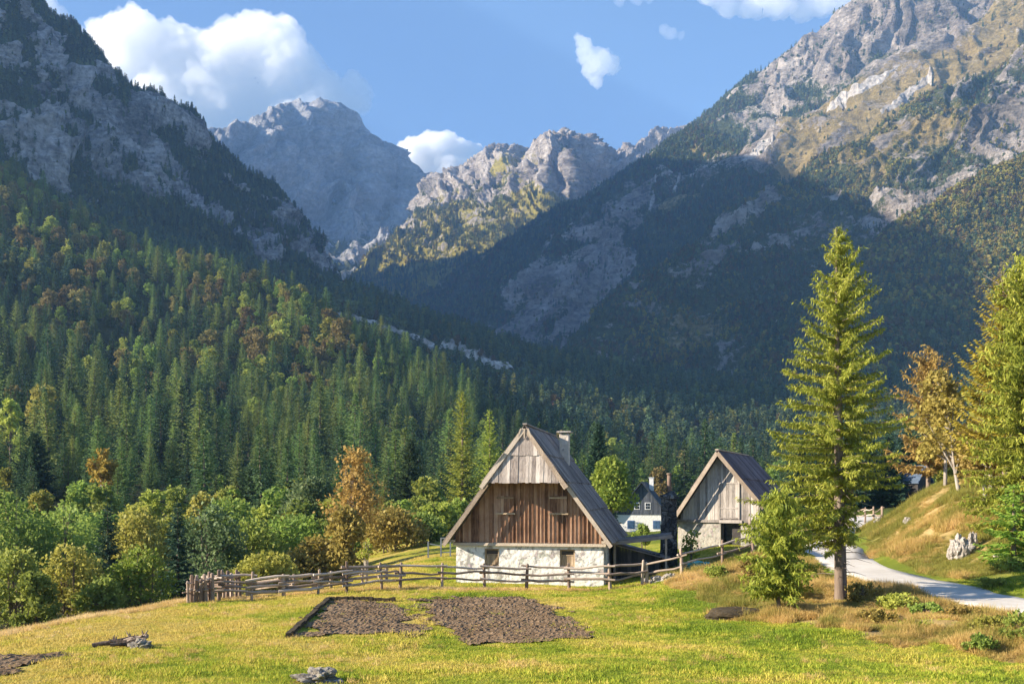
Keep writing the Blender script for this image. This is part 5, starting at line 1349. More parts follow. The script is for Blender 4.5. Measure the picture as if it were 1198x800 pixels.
# ------------------------------------------------------------------ single trees and bushes
def plant(name, label, cat, u, y, crown_L, mat, trunk_mb=None, tmat='bark', group=None, z=None, rz=0.0):
    x = (u - U0) / F * y; z = gz(x, y) if z is None else z
    t_ = thing(name, label, cat, (x, y, z), rz, group)
    if trunk_mb is not None: trunk_mb.build('trunk', M[tmat], t_, True)
    link('crown', crown_L.mesh('crown', M[mat] if isinstance(mat, str) else mat), t_)
    return t_

# extra hanging sprays close to the boughs
def thicken(L, seed, spread, size, reps=1):
    r_ = np.random.default_rng(seed); p, t_ = np.concatenate(L.P), np.concatenate(L.T)
    for _ in range(reps):
        n_ = len(p); q_ = p + r_.normal(0, spread, (n_, 3)) * np.array([1, 1, .6])
        dd = unit(r_.normal(0, .6, (n_, 3)) + np.array([0, 0, -.8])) * (size * r_.uniform(.5, 1.1, n_))[:, None]
        L.add(q_, dd, unit(np.cross(dd, r_.normal(0, 1, (n_, 3)))) * size * .11, np.clip(t_ + r_.normal(0, .15, n_), 0, 1))

# the tall sunlit spruce by the lane
def bough_mesh(mb, lines, r0, every=1):
    for ln in lines[::every]:
        L_ = np.linalg.norm(ln[-1] - ln[0]); rr = r0 * (.35 + .65 * min(1, L_ / 2))
        a = np.array([0, 0, ln[0][2] - .02]); pts = [a] + [ln[i] for i in range(0, len(ln), max(1, len(ln) // 4))]
        mb.tube(pts, np.linspace(rr, rr * .25, len(pts)), 4, tint=.4, cap=False)
def hero_asym(a, t):
    lft = .5 - .5 * math.cos(a)                         # 1 towards -x
    return (.16 + 1.1 * lft) if t < .17 else ((.70 + .40 * lft) if t < .36 else 1.0)
sx_, sy_ = P(983, 703, 33)[:2]; szz = gz(sx_, sy_)
HH = CZ - (262 - VH) / F * 33 - szz
L, lines = conifer(901, HH, 2.55, z0=HH * .155, dz=.225, nb=7, step=.056, size=.26, droop=.30, prof=.80, ragged=.34, width=.11, hang=.9, asym=hero_asym)
thicken(L, 901, .07, .20)
tr = MB(); tr.tube([(0, 0, -.5), (.01, 0, .4), (-.02, 0, HH * .25), (-.06, .02, HH * .5), (-.10, 0, HH * .75), (-.14, 0, HH * .99)], [.27, .20, .165, .125, .07, .012], 12, tint=.5, cap=False, wob=.06)
bough_mesh(tr, lines, .022)
g = random.Random(5)
for i in range(46):                                     # dead twigs on the bare lower trunk
    z_ = g.uniform(.9, HH * .3); a_ = g.uniform(0, 6.28); l_ = g.uniform(.3, 1.3)
    tr.tube([(0, 0, z_), (math.cos(a_) * l_ * .5, math.sin(a_) * l_ * .5, z_ + .02), (math.cos(a_) * l_, math.sin(a_) * l_, z_ - .12 * l_)], [.018, .012, .004], 4, tint=.9, cap=False)
plant('spruce_tree', 'tall sunlit spruce standing alone beside the lane', 'spruce tree', 983, 33, L, 'hero', tr)

# young spruce in front of the barn corner
yx = 911; yy_ = 30.8; zb_ = gz((yx - U0) / F * yy_, yy_); hh = CZ - (574 - VH) / F * yy_ - zb_
L, lines = conifer(902, hh, 1.08, z0=.75, dz=.17, nb=7, step=.06, size=.24, droop=.25, prof=.5, ragged=.4, width=.12, hang=.7)
thicken(L, 902, .08, .26)
tr = MB(); tr.tube([(0, 0, -.3), (0, 0, hh * .5), (0, 0, hh * .97)], [.07, .045, .008], 7, tint=.5, cap=False); bough_mesh(tr, lines, .012, 2)
plant('young_spruce', 'bushy young spruce at the foot of the tall one, in front of the barn corner', 'spruce tree', yx, yy_, L, 'hero', tr)

# spruce cut by the right edge
rx = 1200; ry = 41.0; zb_ = gz((rx - U0) / F * ry, ry); hh = CZ - (300 - VH) / F * ry - zb_
L, lines = conifer(903, hh, 2.25, z0=.3, dz=.24, nb=8, step=.07, size=.28, droop=.32, prof=.5, ragged=.32, width=.12, hang=.8)
thicken(L, 903, .10, .30)
tr = MB(); tr.tube([(0, 0, -.4), (0, 0, hh * .5), (0, 0, hh * .98)], [.2, .12, .01], 10, tint=.5, cap=False); bough_mesh(tr, lines, .02)
plant('spruce_tree', 'tall yellow-green spruce cut off by the right edge of the view', 'spruce tree', rx, ry, L, 'hero', tr)
# golden larch behind it with a dead top
rx = 1176; ry = 45.0; zb_ = gz((rx - U0) / F * ry, ry); hh = CZ - (326 - VH) / F * ry - zb_
M['gold_larch'] = leaf_mat('golden_larch_needles', (.20, .17, .03), (.36, .27, .04), (.52, .38, .06), .35, vary=.1)
L, lines = conifer(904, hh, 2.1, z0=hh * .2, dz=.21, nb=8, step=.10, size=.32, droop=-.05, prof=.5, ragged=.45, width=.22, hang=.35)
tr = MB(); tr.tube([(0, 0, -.4), (.05, 0, hh * .5), (-.1, 0, hh * .98)], [.17, .11, .012], 9, tint=.6, cap=False); bough_mesh(tr, lines, .02)
for i in range(14):
    z_ = hh * g.uniform(.86, .99); a_ = g.uniform(0, 6.28); l_ = g.uniform(.4, 1.1)
    tr.tube([(-.08, 0, z_), (math.cos(a_) * l_ * .5 - .1, math.sin(a_) * l_ * .5, z_ + .35 * l_), (math.cos(a_) * l_ - .1, math.sin(a_) * l_, z_ + .75 * l_)], [.022, .014, .004], 4, tint=.95, cap=False)
plant('larch_tree', 'golden larch with bare dead top twigs beside the right-hand spruce', 'larch tree', rx, ry, L, 'gold_larch', tr)
small_spruce_later = [(1186, 36.8, 566, 92)]
# rusty young larch and the leaning tree on the knoll
rx = 1086; ry = 58.0; zb_ = gz((rx - U0) / F * ry, ry); hh = CZ - (404 - VH) / F * ry - zb_
M['rust_larch'] = leaf_mat('rusty_larch_needles', (.22, .14, .045), (.38, .26, .075), (.54, .41, .12), .38, vary=.1)
L, lines = conifer(905, hh, 2.3, z0=1.2, dz=.38, nb=6, step=.14, size=.40, droop=.05, prof=.62, ragged=.4, width=.24, hang=.5)
thicken(L, 905, .14, .34)
tr = MB(); tr.tube([(0, 0, -.4), (0, 0, hh * .5), (.05, 0, hh * .98)], [.14, .09, .01], 8, tint=.6, cap=False); bough_mesh(tr, lines, .018, 2)
plant('larch_tree', 'slim rust-coloured larch left of the trees on the knoll', 'larch tree', rx, ry, L, 'rust_larch', tr)
def dome_lobes(seed, h, r, n):
    g_r = np.random.default_rng(seed); out = []
    for k in range(n):
        a = g_r.uniform(0, 6.28); e = math.asin(g_r.uniform(0, 1)); s_ = r * g_r.uniform(.26, .50)
        q = max(0, r - s_) * (1 if g_r.random() < .75 else .5); hz_ = max(.1, h - s_ * .9)
        out.append((math.cos(a) * math.cos(e) * q, math.sin(a) * math.cos(e) * q, s_ * .5 + (hz_ - s_ * .5) * math.sin(e) ** .8, s_, s_, s_ * g_r.uniform(.7, 1.0)))
    return out
def leafy(name, label, cat, u, y, vt, wpx, mat, n, size, seed, z0=.25, tmat='bark', r0=.09, lean=(0, 0), nl=16, clump=.0, hollow=.45, group=None, vb=None, up=.25, stems=1, width=.42, top=.5, dome=False):
    x = (u - U0) / F * y; zb = gz(x, y) if vb is None else CZ - (vb - VH) / F * y
    h = CZ - (vt - VH) / F * y - zb; rad = wpx / 2 / F * y
    lb = (dome_lobes(seed, h, rad, nl) if dome else lobes_for(seed, h, rad, z0, nl, top=top))
    lb = [(a + lean[0] * c / h * h, b + lean[1] * c, c, d, e, f_) for a, b, c, d, e, f_ in lb]
    L = blob_leaves(seed, lb, n, size, hollow=hollow, clump=clump, up=up, width=width)
    tr = MB()
    for s in range(stems):
        off = (0, 0) if stems == 1 else (random.uniform(-.18, .18) * rad, random.uniform(-.18, .18) * rad)
        k0 = len(tr.v)
        branchy_trunk(tr, seed + s, h * .9, r0 / math.sqrt(stems), [(a, b, c) for a, b, c, *_ in lb[s::stems]], (lean[0] + random.uniform(-.1, .1) * (stems > 1), lean[1]))
        for i in range(k0, len(tr.v)): q = tr.v[i]; tr.v[i] = (q[0] + off[0], q[1] + off[1], q[2])
    return plant(name, label, cat, u, y, L, mat, tr, tmat, group, z=zb)
M['ochre_leaf'] = leaf_mat('ochre_leaves', (.20, .155, .04), (.35, .28, .07), (.52, .42, .125), .4, vary=.1)
leafy('birch_tree', 'thin leaning tree with sparse ochre leaves on top of the knoll', 'tree', 1128, 50, 432, 92, 'ochre_leaf', 3600, .20, 51, .42, 'pale_bark', .10, (-.18, 0), 18, .6, vb=606)
leafy('birch_tree', 'bushy yellow-olive tree between the thin tree and the right-hand spruce', 'tree', 1152, 47, 478, 80, 'ochre_leaf', 5200, .19, 52, .2, 'pale_bark', .09, (0, 0), 18, .6)
leafy('bush', 'olive bush under the thin leaning tree on the knoll', 'bush', 1112, 60, 520, 70, 'yellow_leaf', 2200, .22, 53, .05, 'bark', .05, nl=12, stems=3)

leafy('leafy_tree', 'dense golden-ochre tree filling the gap between the rust larch and the thin leaning tree', 'tree', 1106, 55, 452, 74, 'ochre_leaf', 4200, .20, 54, .2, 'pale_bark', .09, (0, 0), 20, .5)
leafy('leafy_tree', 'dense yellow-gold leafy tree just left of the right-hand spruce', 'tree', 1160, 48.5, 398, 84, 'yellow_leaf', 5600, .20, 55, .25, 'pale_bark', .11, (0, 0), 24, .5)

# left-hand thicket
BUSH = [  # u, distance, top row, width px, material, label
    (12, 72, 570, 95, 'green_leaf', 'yellow-green leafy tree at the far left edge of the thicket'),
    (70, 76, 578, 105, 'green_leaf', 'broad green leafy tree behind the round willow on the left'),
    (160, 70, 590, 78, 'yellow_leaf', 'yellow-green bush between the two dark little spruces'),
    (84, 50, 634, 84, 'yellow_leaf', 'round yellow-topped willow bush at the left edge of the meadow'),
    (164, 52, 637, 86, 'bright_leaf', 'rounded green-yellow bush left of the dark narrow spruce'),
    (14, 47, 632, 70, 'green_leaf', 'green bush at the left picture edge above the meadow'),
    (42, 46, 664, 50, 'green_leaf', 'low dark green bush between the left edge and the round willow'),
    (118, 49, 672, 60, 'green_leaf', 'low green bush in the gap right of the round willow'),
    (248, 60, 584, 86, 'blue_leaf', 'blue-green leafy tree right of the dark narrow spruce'),
    (300, 63, 602, 78, 'green_leaf', 'green bush behind the left end of the fence'),
    (345, 66, 594, 86, 'green_leaf', 'tall green bush behind the middle of the left fence'),
    (312, 58, 640, 80, 'yellow_leaf', 'light yellow-green shrub low behind the fence'),
    (372, 62, 622, 70, 'ochre_leaf', 'ochre-tinged bush left of the orange tree'),
    (455, 74, 588, 84, 'ochre_leaf', 'yellow-brown bush right of the orange tree'),
    (490, 78, 596, 62, 'green_leaf', 'green bush between the yellow-brown bush and the house'),
    (512, 86, 584, 50, 'yellow_leaf', 'yellowish bush behind the left eave of the house'),
    (362, 92, 553, 66, 'blue_leaf', 'grey-green pine-like tree left of the orange tree'),
    (205, 82, 598, 80, 'green_leaf', 'green tree crown at the back of the thicket'),
    (268, 84, 578, 70, 'green_leaf', 'dark green tree crown behind the blue-green tree'),
    (420, 84, 606, 70, 'green_leaf', 'green bush behind the orange tree'),
    (-40, 60, 590, 100, 'green_leaf', 'green bush reaching in from beyond the left edge')]
M['blue_leaf'] = leaf_mat('blue_green_leaves', (.09, .155, .07), (.155, .23, .095), (.24, .32, .13), .38, vary=.12)
for i, (u, y, vt, wpx, mat, lab) in enumerate(BUSH):
    leafy('bush' if vt > 600 else 'leafy_tree', lab, 'bush' if vt > 600 else 'tree', u, y, vt, wpx * 1.25, mat, int(4800 + 40 * wpx), .0030 * y + .02, 600 + i, .03, 'bark', .10, nl=30, stems=3, hollow=.35, clump=.5, dome=True, up=.5)
def small_spruce(u, y, vt, wpx, lab, seed, mat='spruce', size=.34):
    x = (u - U0) / F * y; zb = gz(x, y); h = CZ - (vt - VH) / F * y - zb; rad = wpx / 2 / F * y
    L, lines = conifer(seed, h, rad, z0=.1, dz=.22, nb=8, step=.14, size=size * 1.15, droop=.3, prof=.7, ragged=.25, width=.22, hang=.4)
    tr = MB(); tr.tube([(0, 0, -.4), (0, 0, h * .5), (0, 0, h * .97)], [.11, .07, .01], 7, tint=.4, cap=False)
    plant('spruce_tree', lab, 'spruce tree', u, y, L, mat, tr)
M['dark_spruce'] = leaf_mat('dark_blue_spruce_needles', (.018, .048, .030), (.040, .085, .050), (.08, .14, .08), .22, vary=.05)
for u_, y_, vt_, w_ in small_spruce_later: small_spruce(u_, y_, vt_, w_, 'low bright young spruce in front of the right-hand spruce', 931, 'bright_leaf', .28)
for i, (u_, y_, vt_, w_) in enumerate([(938, 98, 515, 46), (962, 104, 500, 50), (992, 96, 505, 44), (1014, 101, 492, 50), (1040, 97, 508, 46), (1062, 106, 500, 48)]):
    small_spruce(u_, y_, vt_, w_, ['dark spruce standing behind the barn roof, left of the lone tall spruce', 'dark spruce directly behind the crown of the lone tall spruce', 'dark spruce beyond the fence at the lane end, its left post', 'dark spruce beyond the middle of the fence at the lane end', 'dark spruce beyond the right end of the fence at the lane end', 'dark spruce behind the knoll next to the small hut'][i], 940 + i, 'dark_spruce', .5)
small_spruce(126, 64, 588, 52, 'dark little spruce among the yellow-green bushes', 911, 'dark_spruce')
small_spruce(208, 55, 586, 46, 'dark narrow spruce right above the left end of the fence', 912, 'dark_spruce')
small_spruce(40, 120, 505, 54, 'dark green spruce rising behind the thicket at far left', 913, 'spruce', .55)
small_spruce(295, 108, 545, 60, 'mid green young spruce behind the fence thicket', 914, 'spruce', .5)
small_spruce(700, 125, 492, 44, 'dark spruce just right of the house roof', 915, 'dark_spruce', .55)
small_spruce(480, 118, 512, 48, 'bluish spruce left of the tall yellow larches', 916, 'spruce', .5)
# two tall yellow-green larches left of the house roof
M['sun_larch'] = leaf_mat('sunlit_larch_needles', (.17, .22, .036), (.30, .35, .052), (.46, .48, .085), .35, vary=.1)  # brighter than the other larches: sunlight put into the needle colour
for u, y, vt, wpx, lab, sd in ((541, 130, 456, 52, 'tallest yellow-green larch left of the house roof', 921), (573, 128, 478, 44, 'slightly smaller yellow-green larch next to the house roof', 922)):
    x = (u - U0) / F * y; zb = gz(x, y); h = CZ - (vt - VH) / F * y - zb
    L, lines = conifer(sd, h, wpx / 2 / F * y, z0=.6, dz=.42, nb=8, step=.3, size=.62, droop=.12, prof=.6, ragged=.35, width=.2, hang=.4)
    tr = MB(); tr.tube([(0, 0, -.4), (0, 0, h * .5), (0, 0, h * .97)], [.24, .15, .02], 8, tint=.5, cap=False)
    plant('larch_tree', lab, 'larch tree', u, y, L, 'sun_larch', tr)
# orange tree, golden birch, round green tree, yellow sapling
M['orange_leaf'] = leaf_mat('orange_brown_leaves', (.27, .165, .05), (.43, .285, .085), (.58, .43, .15), .45, vary=.04, hue=.005)
leafy('ash_tree', 'open-crowned orange-brown tree behind the fence', 'tree', 414, 66, 520, 84, 'orange_leaf', 4600, .21, 61, .30, 'bark', .13, nl=34, clump=.6, hollow=.1, stems=2)
leafy('bush', 'orange-tinged low growth round the foot of the orange tree', 'bush', 405, 62, 592, 74, 'ochre_leaf', 3600, .24, 62, .02, 'bark', .06, nl=16, stems=3)
leafy('birch_tree', 'golden birch in the dark wood above the thicket', 'tree', 119, 112, 522, 46, 'gold_leaf', 3200, .36, 63, .25, 'pale_bark', .12, nl=16, clump=1.0, vb=592)
leafy('birch_tree', 'small yellow tree at the left edge of the wood', 'tree', 12, 170, 462, 40, 'yellow_leaf', 1800, .55, 64, .25, 'bark', .15, nl=14, clump=1.4)
leafy('leafy_tree', 'round bright green tree behind the right roof slope of the house', 'tree', 714, 96, 534, 74, 'bright_leaf', 6500, .30, 65, .12, 'bark', .16, nl=30, hollow=.6, top=.3, vb=606)
leafy('sapling', 'slender sapling with bright yellow-green leaves behind the rear fence', 'sapling', 428, 47.5, 628, 22, 'yellow_leaf', 420, .13, 66, .45, 'pale_bark', .07, nl=8, stems=4, clump=.35)
leafy('sapling', 'small yellow-leaved sapling in front of the barn wall', 'sapling', 808, 50, 616, 36, 'yellow_leaf', 900, .13, 67, .1, 'bark', .04, nl=14, stems=3, clump=.3)
leafy('bush', 'little shrub beyond the lean-to roof', 'bush', 752, 62, 612, 30, 'green_leaf', 500, .2, 68, .3, 'bark', .04, nl=8, stems=3)
# scrub on the dry bank
SCR = [(1010, 31.5, 690, 44, 'ochre_leaf', 'dry ochre scrub at the foot of the tall spruce'), (1050, 30, 704, 46, 'yellow_leaf', 'yellow-green scrub beside the lane, left of the dark scrub'), (1085, 29, 716, 40, 'green_leaf', 'darker green scrub on the bank below the lane'),
       (1125, 28, 722, 46, 'ochre_leaf', 'straw-coloured scrub half way along the bank'), (1168, 26, 728, 60, 'yellow_leaf', 'large leafy yellow-green shrub on the right end of the bank'), (1200, 25, 722, 50, 'green_leaf', 'green shrub at the right picture edge below the lane'),
       (1148, 24.5, 752, 40, 'green_leaf', 'low green shrub at the foot of the right bank'), (880, 38, 664, 40, 'ochre_leaf', 'dry scrub on the crest of the bank before the barn fence'), (835, 40, 671, 34, 'yellow_leaf', 'small yellow-green scrub by the barn fence'),
       (925, 34, 690, 40, 'ochre_leaf', 'dry brush left of the spruce trunk'), (1182, 36, 662, 40, 'green_leaf', 'green growth under the right-hand spruce'), (1160, 34, 686, 36, 'green_leaf', 'low green growth at the lane edge below the knoll'), (1030, 28.5, 728, 46, 'ochre_leaf', 'brown low scrub in the lower bank')]
for i, (u, y, vt, wpx, mat, lab) in enumerate(SCR):
    leafy('shrub', lab, 'shrub', u, y, vt - 12, wpx * 1.2, mat, 1500 + 22 * wpx, .10, 700 + i, .0, 'bark', .02, nl=14, stems=4, hollow=.15, clump=.25, up=.6, width=.3, dome=True)

# ------------------------------------------------------------------ grass
def tuft(seed, n, h, rad, w, lean=.5):
    r_ = np.random.default_rng(seed); L = Leaves()
    a = r_.uniform(0, 6.28, n); d = rad * np.sqrt(r_.random(n))
    p = np.stack([np.cos(a) * d, np.sin(a) * d, np.full(n, -.02)], 1)
    dd = np.stack([r_.normal(0, lean, n), r_.normal(0, lean, n), np.ones(n)], 1); dd = unit(dd) * (h * r_.uniform(.5, 1.2, n))[:, None]
    b = r_.uniform(0, 6.28, n); ww = np.stack([np.cos(b), np.sin(b), 0 * b], 1) * w
    L.add(p, dd, ww, r_.random(n)); return L
def grass_mat(name, stops, tr=.35):
    t = NT(name); loc = t.n('ShaderNodeObjectInfo').outputs['Location']
    n1 = t.noise(loc, .22, 5, .6); n2 = t.noise(loc, 1.6, 4, .65)
    sx = t.n('ShaderNodeSeparateXYZ'); t.put(sx.inputs[0], loc)
    f0 = t.math('MULTIPLY', t.math('ADD', sx.outputs[0], 1.0), -.008)
    f = t.math('ADD', t.math('ADD', t.math('ADD', f0, t.math('MULTIPLY', n1, .85)), t.math('MULTIPLY', t.math('SUBTRACT', n2, .42), .6)), t.math('MULTIPLY', t.math('SUBTRACT', t.attr('tint'), .25), .11))
    col = t.ramp(f, stops)
    a = t.bsdf(col, .7, spec=.1); b = t.n('ShaderNodeBsdfTranslucent'); t.put(b.inputs['Color'], col)
    mx = t.n('ShaderNodeMixShader'); mx.inputs[0].default_value = tr
    t.t.links.new(a, mx.inputs[1]); t.t.links.new(b.outputs[0], mx.inputs[2]); return t.surf(mx.outputs[0])
M['grass'] = grass_mat('meadow_grass', [(.33, (.19, .27, .028)), (.42, (.33, .39, .042)), (.50, (.52, .47, .075)), (.60, (.62, .49, .14))])
M['hay'] = grass_mat('dry_long_grass', [(.31, (.27, .26, .06)), (.39, (.46, .34, .11)), (.52, (.66, .46, .19)), (.66, (.74, .58, .31))])
GT = [tuft(800 + i, 26, .075, .13, .006, .7).mesh('grass_tuft', M['grass']) for i in range(3)]
HT = [tuft(820 + i, 34, .34, .16, .0065, .45).mesh('hay_tuft', M['hay']) for i in range(3)]
r = np.random.default_rng(77)
n = 150000
y = 16.5 + (66 - 16.5) * r.random(n); u = r.uniform(-60, 1260, n)
keep = r.random(n) < np.clip(y / 40, 0, 1) * np.clip(1.25 - y / 90, .3, 1)
y, u = y[keep], u[keep]; x = (u - U0) / F * y
rd = road_dist(x, y)
ok = rd > 1.45
for b in BEDW: ok &= ~inside(b, x, y, -.05) | (r.random(len(x)) < .035)
hx_, hy_ = x - HX, y - HY; lx = hx_ * math.cos(PHI) - hy_ * math.sin(PHI); ly = hx_ * math.sin(PHI) + hy_ * math.cos(PHI)
ok &= ~((np.abs(lx) < 3.5) & (ly > -.05) & (ly < 8.2))
kn = (x > 14) & (y > 36) & (y < 75)
jx = 1.6 * fbm(np.stack([x, y, x * 0], 1) / 2.6, 3, 33); jy = 2.2 * fbm(np.stack([x, y, x * 0], 1) / 2.6 + 40, 3, 34)
wild = (inside(MOUNDW, x + jx, y + jy) & (fbm(np.stack([x, y, x * 0], 1) / 1.7, 3, 41) > -.18)) | ((kn | (fbm(np.stack([x, y, x * 0], 1) / 1.3, 2, 3) > .25) & (x > 9) & (y < 38)) & (x > 14))
wild &= ok
zz = ground_z(x, y)
lowside = (zz < -1.2)
g1 = ok & ~wild & ~lowside & (y < 62)
m = g1.sum(); s_ = r.uniform(.7, 1.35, m) * (1 + .6 * (fbm(np.stack([x[g1], y[g1], x[g1] * 0], 1) / 2.2, 2, 9) > .22))
scatter_obj('grass', np.stack([x, y, zz], 1)[g1], np.stack([r.normal(0, .12, m), r.normal(0, .12, m), r.uniform(0, 6.28, m)], 1), np.stack([s_ * 1.1, s_ * 1.1, s_], 1), r.integers(0, 3, m), GT, 'short sunlit yellow-green grass covering the meadow', 'grass')
# long dry grass: mound, knoll, left bank
n = 95000
y2 = 22 + (64 - 22) * r.random(n); u2 = r.uniform(760, 1260, n); x2 = (u2 - U0) / F * y2
pk = np.stack([x2, y2, x2 * 0], 1)
jx = 1.6 * fbm(pk / 2.6, 3, 33); jy = 2.2 * fbm(pk / 2.6 + 40, 3, 34)
mm = (inside(MOUNDW, x2 + jx, y2 + jy) | ((x2 > 14) & (y2 > 36))) & (road_dist(x2, y2) > 1.7) & (fbm(pk / 2.0, 3, 13) > -.32)
x2, y2, pk = x2[mm], y2[mm], pk[mm]; z2 = ground_z(x2, y2)
hgt = .35 + .75 * sm(fbm(pk / 2.4, 3, 17), -.25, .45)
x3 = r.uniform(-25, -9, 9000); y3 = r.uniform(24, 46, 9000); st_ = np.abs(x3 - (-15.3 + .22 * (y3 - 29.5)) + .5 * fbm(np.stack([x3, y3, x3 * 0], 1) / 2.0, 2, 5)) < 1.0
x3, y3 = x3[st_], y3[st_]; z3 = ground_z(x3, y3)
x4 = np.concatenate([r.uniform(-13, 6, 900), r.uniform(-17, 10, 1500)]); y4 = np.concatenate([40.6 + .16 * (x4[:900] + 13) + r.normal(0, .35, 900), r.uniform(17, 41, 1500)])
k4 = np.concatenate([np.ones(900, bool), fbm(np.stack([x4[900:], y4[900:], x4[900:] * 0], 1) / 3.0, 2, 61) > .12])
for b in BEDW: k4 &= ~inside(b, x4, y4, .03)
x4, y4 = x4[k4], y4[k4]; z4 = ground_z(x4, y4)
X_ = np.concatenate([x2, x3, x4]); Y_ = np.concatenate([y2, y3, y4]); Z_ = np.concatenate([z2, z3, z4]); H_ = np.concatenate([hgt, np.full(len(x3), .55), np.full(len(x4), .42)]) * r.uniform(.75, 1.25, len(X_))
m = len(X_)
scatter_obj('grass', np.stack([X_, Y_, Z_], 1), np.stack([r.normal(0, .2, m), r.normal(0, .2, m), r.uniform(0, 6.28, m)], 1), np.stack([np.maximum(H_, .7), np.maximum(H_, .7), H_], 1), r.integers(0, 3, m), HT, 'long dry straw-coloured grass on the bank, the knoll and the left edge', 'grass')
print('grass', g1.sum(), m)

# ------------------------------------------------------------------ light, air, clouds, camera
az = np.array(SUN_AZ) / np.linalg.norm(SUN_AZ)
sdir = Vector((az[0] * math.cos(SUN_EL), az[1] * math.cos(SUN_EL), math.sin(SUN_EL)))
sl = bpy.data.lights.new('sun', 'SUN'); sl.energy = 5.0; sl.angle = math.radians(.5); sl.color = (1.0, .87, .68)
so = bpy.data.objects.new('sun', sl); COL.objects.link(so); so.location = (-60, -20, 60)
so.rotation_euler = sdir.to_track_quat('Z', 'Y').to_euler()
w = bpy.data.worlds.new('World'); sc.world = w; w.use_nodes = True
nt = w.node_tree; nt.nodes.clear()
sky = nt.nodes.new('ShaderNodeTexSky'); sky.sky_type = 'NISHITA'; sky.sun_disc = False
sky.sun_elevation = SUN_EL; sky.sun_rotation = math.atan2(az[0], az[1])
sky.altitude = 3000; sky.air_density = 1.0; sky.dust_density = .2; sky.ozone_density = 3.0
bg = nt.nodes.new('ShaderNodeBackground'); bg.inputs['Strength'].default_value = .072
wo = nt.nodes.new('ShaderNodeOutputWorld')
nt.links.new(sky.outputs[0], bg.inputs['Color']); nt.links.new(bg.outputs[0], wo.inputs['Surface'])

# air: one closed box round the valley
mb = MB(); mb.box(-5400, 5400, -400, 6500, -60, 2250)
hz = NT('valley_air'); vol = hz.n('ShaderNodeVolumePrincipled')
vol.inputs['Color'].default_value = (.34, .60, 1.0, 1); vol.inputs['Density'].default_value = HAZE; vol.inputs['Anisotropy'].default_value = .2
hz.t.links.new(vol.outputs[0], hz.out.inputs['Volume'])
tag(mb.build('haze', hz.m), 'thin blue air filling the valley', 'haze', kind='stuff')

# clouds: lumpy closed shapes filled with white vapour, far beyond the peaks
def cloud(lumps, y, label, density=.012, seed=1, vox=60, disp=110, noise=260):
    mb = MB(); V0, T0 = ico(3); rc_ = random.Random(seed)
    for (u, v, r) in lumps:
        c = P(u, v, y + rc_.uniform(-1, 1) * r * 4); rr = r / F * y
        mb.add(V0 * np.array([rr, rr * 1.0, rr * .92]) + c, [tuple(q) for q in T0])
    t = NT('cloud_vapour'); vl = t.n('ShaderNodeVolumePrincipled')
    vl.inputs['Color'].default_value = (.995, .995, .995, 1); vl.inputs['Density'].default_value = density; vl.inputs['Anisotropy'].default_value = .35
    t.t.links.new(vl.outputs[0], t.out.inputs['Volume'])
    o = mb.build('cloud', t.m)
    rm = o.modifiers.new('merge', 'REMESH'); rm.mode = 'VOXEL'; rm.voxel_size = vox; rm.use_smooth_shade = True
    for s_, k in ((noise, 1.0), (noise * .42, .62), (noise * .17, .42)):
        tx = bpy.data.textures.new('billow', 'CLOUDS'); tx.noise_scale = s_; tx.noise_depth = 2
        dm = o.modifiers.new('billow', 'DISPLACE'); dm.texture = tx; dm.texture_coords = 'GLOBAL'; dm.strength = disp * k * 1.6; dm.mid_level = .5
    tag(o, label, 'cloud')
    return o
CY = 9000
cloud([(150, 60, 46), (120, 80, 40), (165, 30, 22), (190, 70, 50), (225, 80, 50), (262, 60, 36), (300, 50, 32), (290, 85, 50), (335, 80, 40), (330, 52, 28), (365, 100, 28), (250, 115, 55), (300, 120, 45), (200, 120, 50), (345, 115, 38), (386, 104, 20), (410, 106, 19), (395, 120, 24), (270, 150, 30), (320, 140, 40), (230, 150, 40), (370, 130, 30), (240, 64, 34), (310, 28, 14), (390, 128, 24), (340, 150, 34), (290, 160, 30), (420, 118, 12), (205, 150, 40), (170, 110, 45)], CY, 'big white cumulus bank standing behind the shaded cliff and the flat-topped peak', .0065, 3, 26, 130, 330)
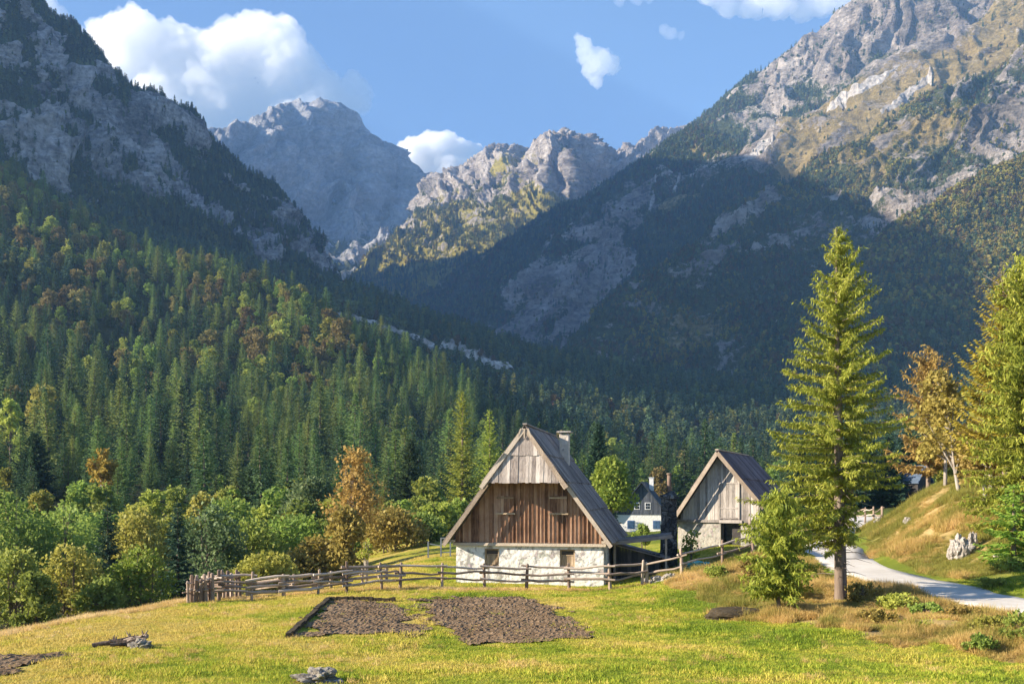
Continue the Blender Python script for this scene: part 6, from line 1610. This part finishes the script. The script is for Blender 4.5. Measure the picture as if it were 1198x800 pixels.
cloud([(488, 182, 23), (512, 178, 28), (536, 186, 26), (500, 198, 28), (525, 204, 30), (552, 182, 15), (476, 192, 15), (550, 204, 20)], 7500, 'small white cumulus rising behind the saddle between peak and ridge', .02, 5, 20, 55, 180)
cloud([(682, 50, 9), (686, 62, 12), (694, 70, 15), (704, 74, 15), (716, 76, 11), (692, 84, 11), (698, 94, 6), (676, 44, 5)], CY, 'lone small white puff high in the open sky', .007, 7, 20, 80, 170)
cloud([(850, 4, 16), (880, 8, 16), (910, 6, 20), (940, 10, 16), (960, 4, 18), (985, 0, 18), (900, -8, 20), (830, -6, 14)], CY, 'white cloud at the top edge beside the rocky right summit', .005, 9, 32, 80, 220)
cloud([(776, 36, 6), (786, 40, 8), (796, 42, 6)], CY, 'tiny faint wisp of cloud left of the top edge cloud', .003, 11, 24, 40, 120)
cloud([(726, 2, 8), (745, 0, 8), (760, -2, 7)], CY, 'thin faint cloud shred touching the top edge in mid sky', .0025, 12, 24, 40, 120)
cloud([(60, 8, 10), (70, 18, 10), (82, 26, 9), (52, 0, 10), (92, 34, 8)], CY, 'thin white cloud shred above the dark cliff at top left', .003, 13, 26, 50, 140)
0 and cloud([(262, 160, 12), (250, 168, 12), (278, 156, 8)], 6900, 'low mist patch hugging the left shoulder of the flat-topped peak', .0045, 14, 22, 40, 120)

cam = bpy.data.cameras.new('camera'); co = bpy.data.objects.new('camera', cam); COL.objects.link(co)
cam.sensor_width = 36; cam.lens = 36 * F / 1198; co.location = (0, 0, CZ); co.rotation_euler = (math.pi / 2, 0, 0)
cam.shift_y = (VH - 400) / 1198.0; cam.clip_start = .1; cam.clip_end = 40000
sc.camera = co
sc.render.engine = 'CYCLES'
cy = sc.cycles
cy.use_denoising = True; cy.max_bounces = 8; cy.diffuse_bounces = 3; cy.glossy_bounces = 2; cy.transmission_bounces = 3; cy.transparent_max_bounces = 6
cy.volume_bounces = 16; cy.caustics_reflective = False; cy.caustics_refractive = False
sc.view_settings.view_transform = 'Standard'; sc.view_settings.look = 'None'; sc.view_settings.gamma = 1.0
sc.view_settings.use_curve_mapping = False; sc.view_settings.exposure = EXPOSURE
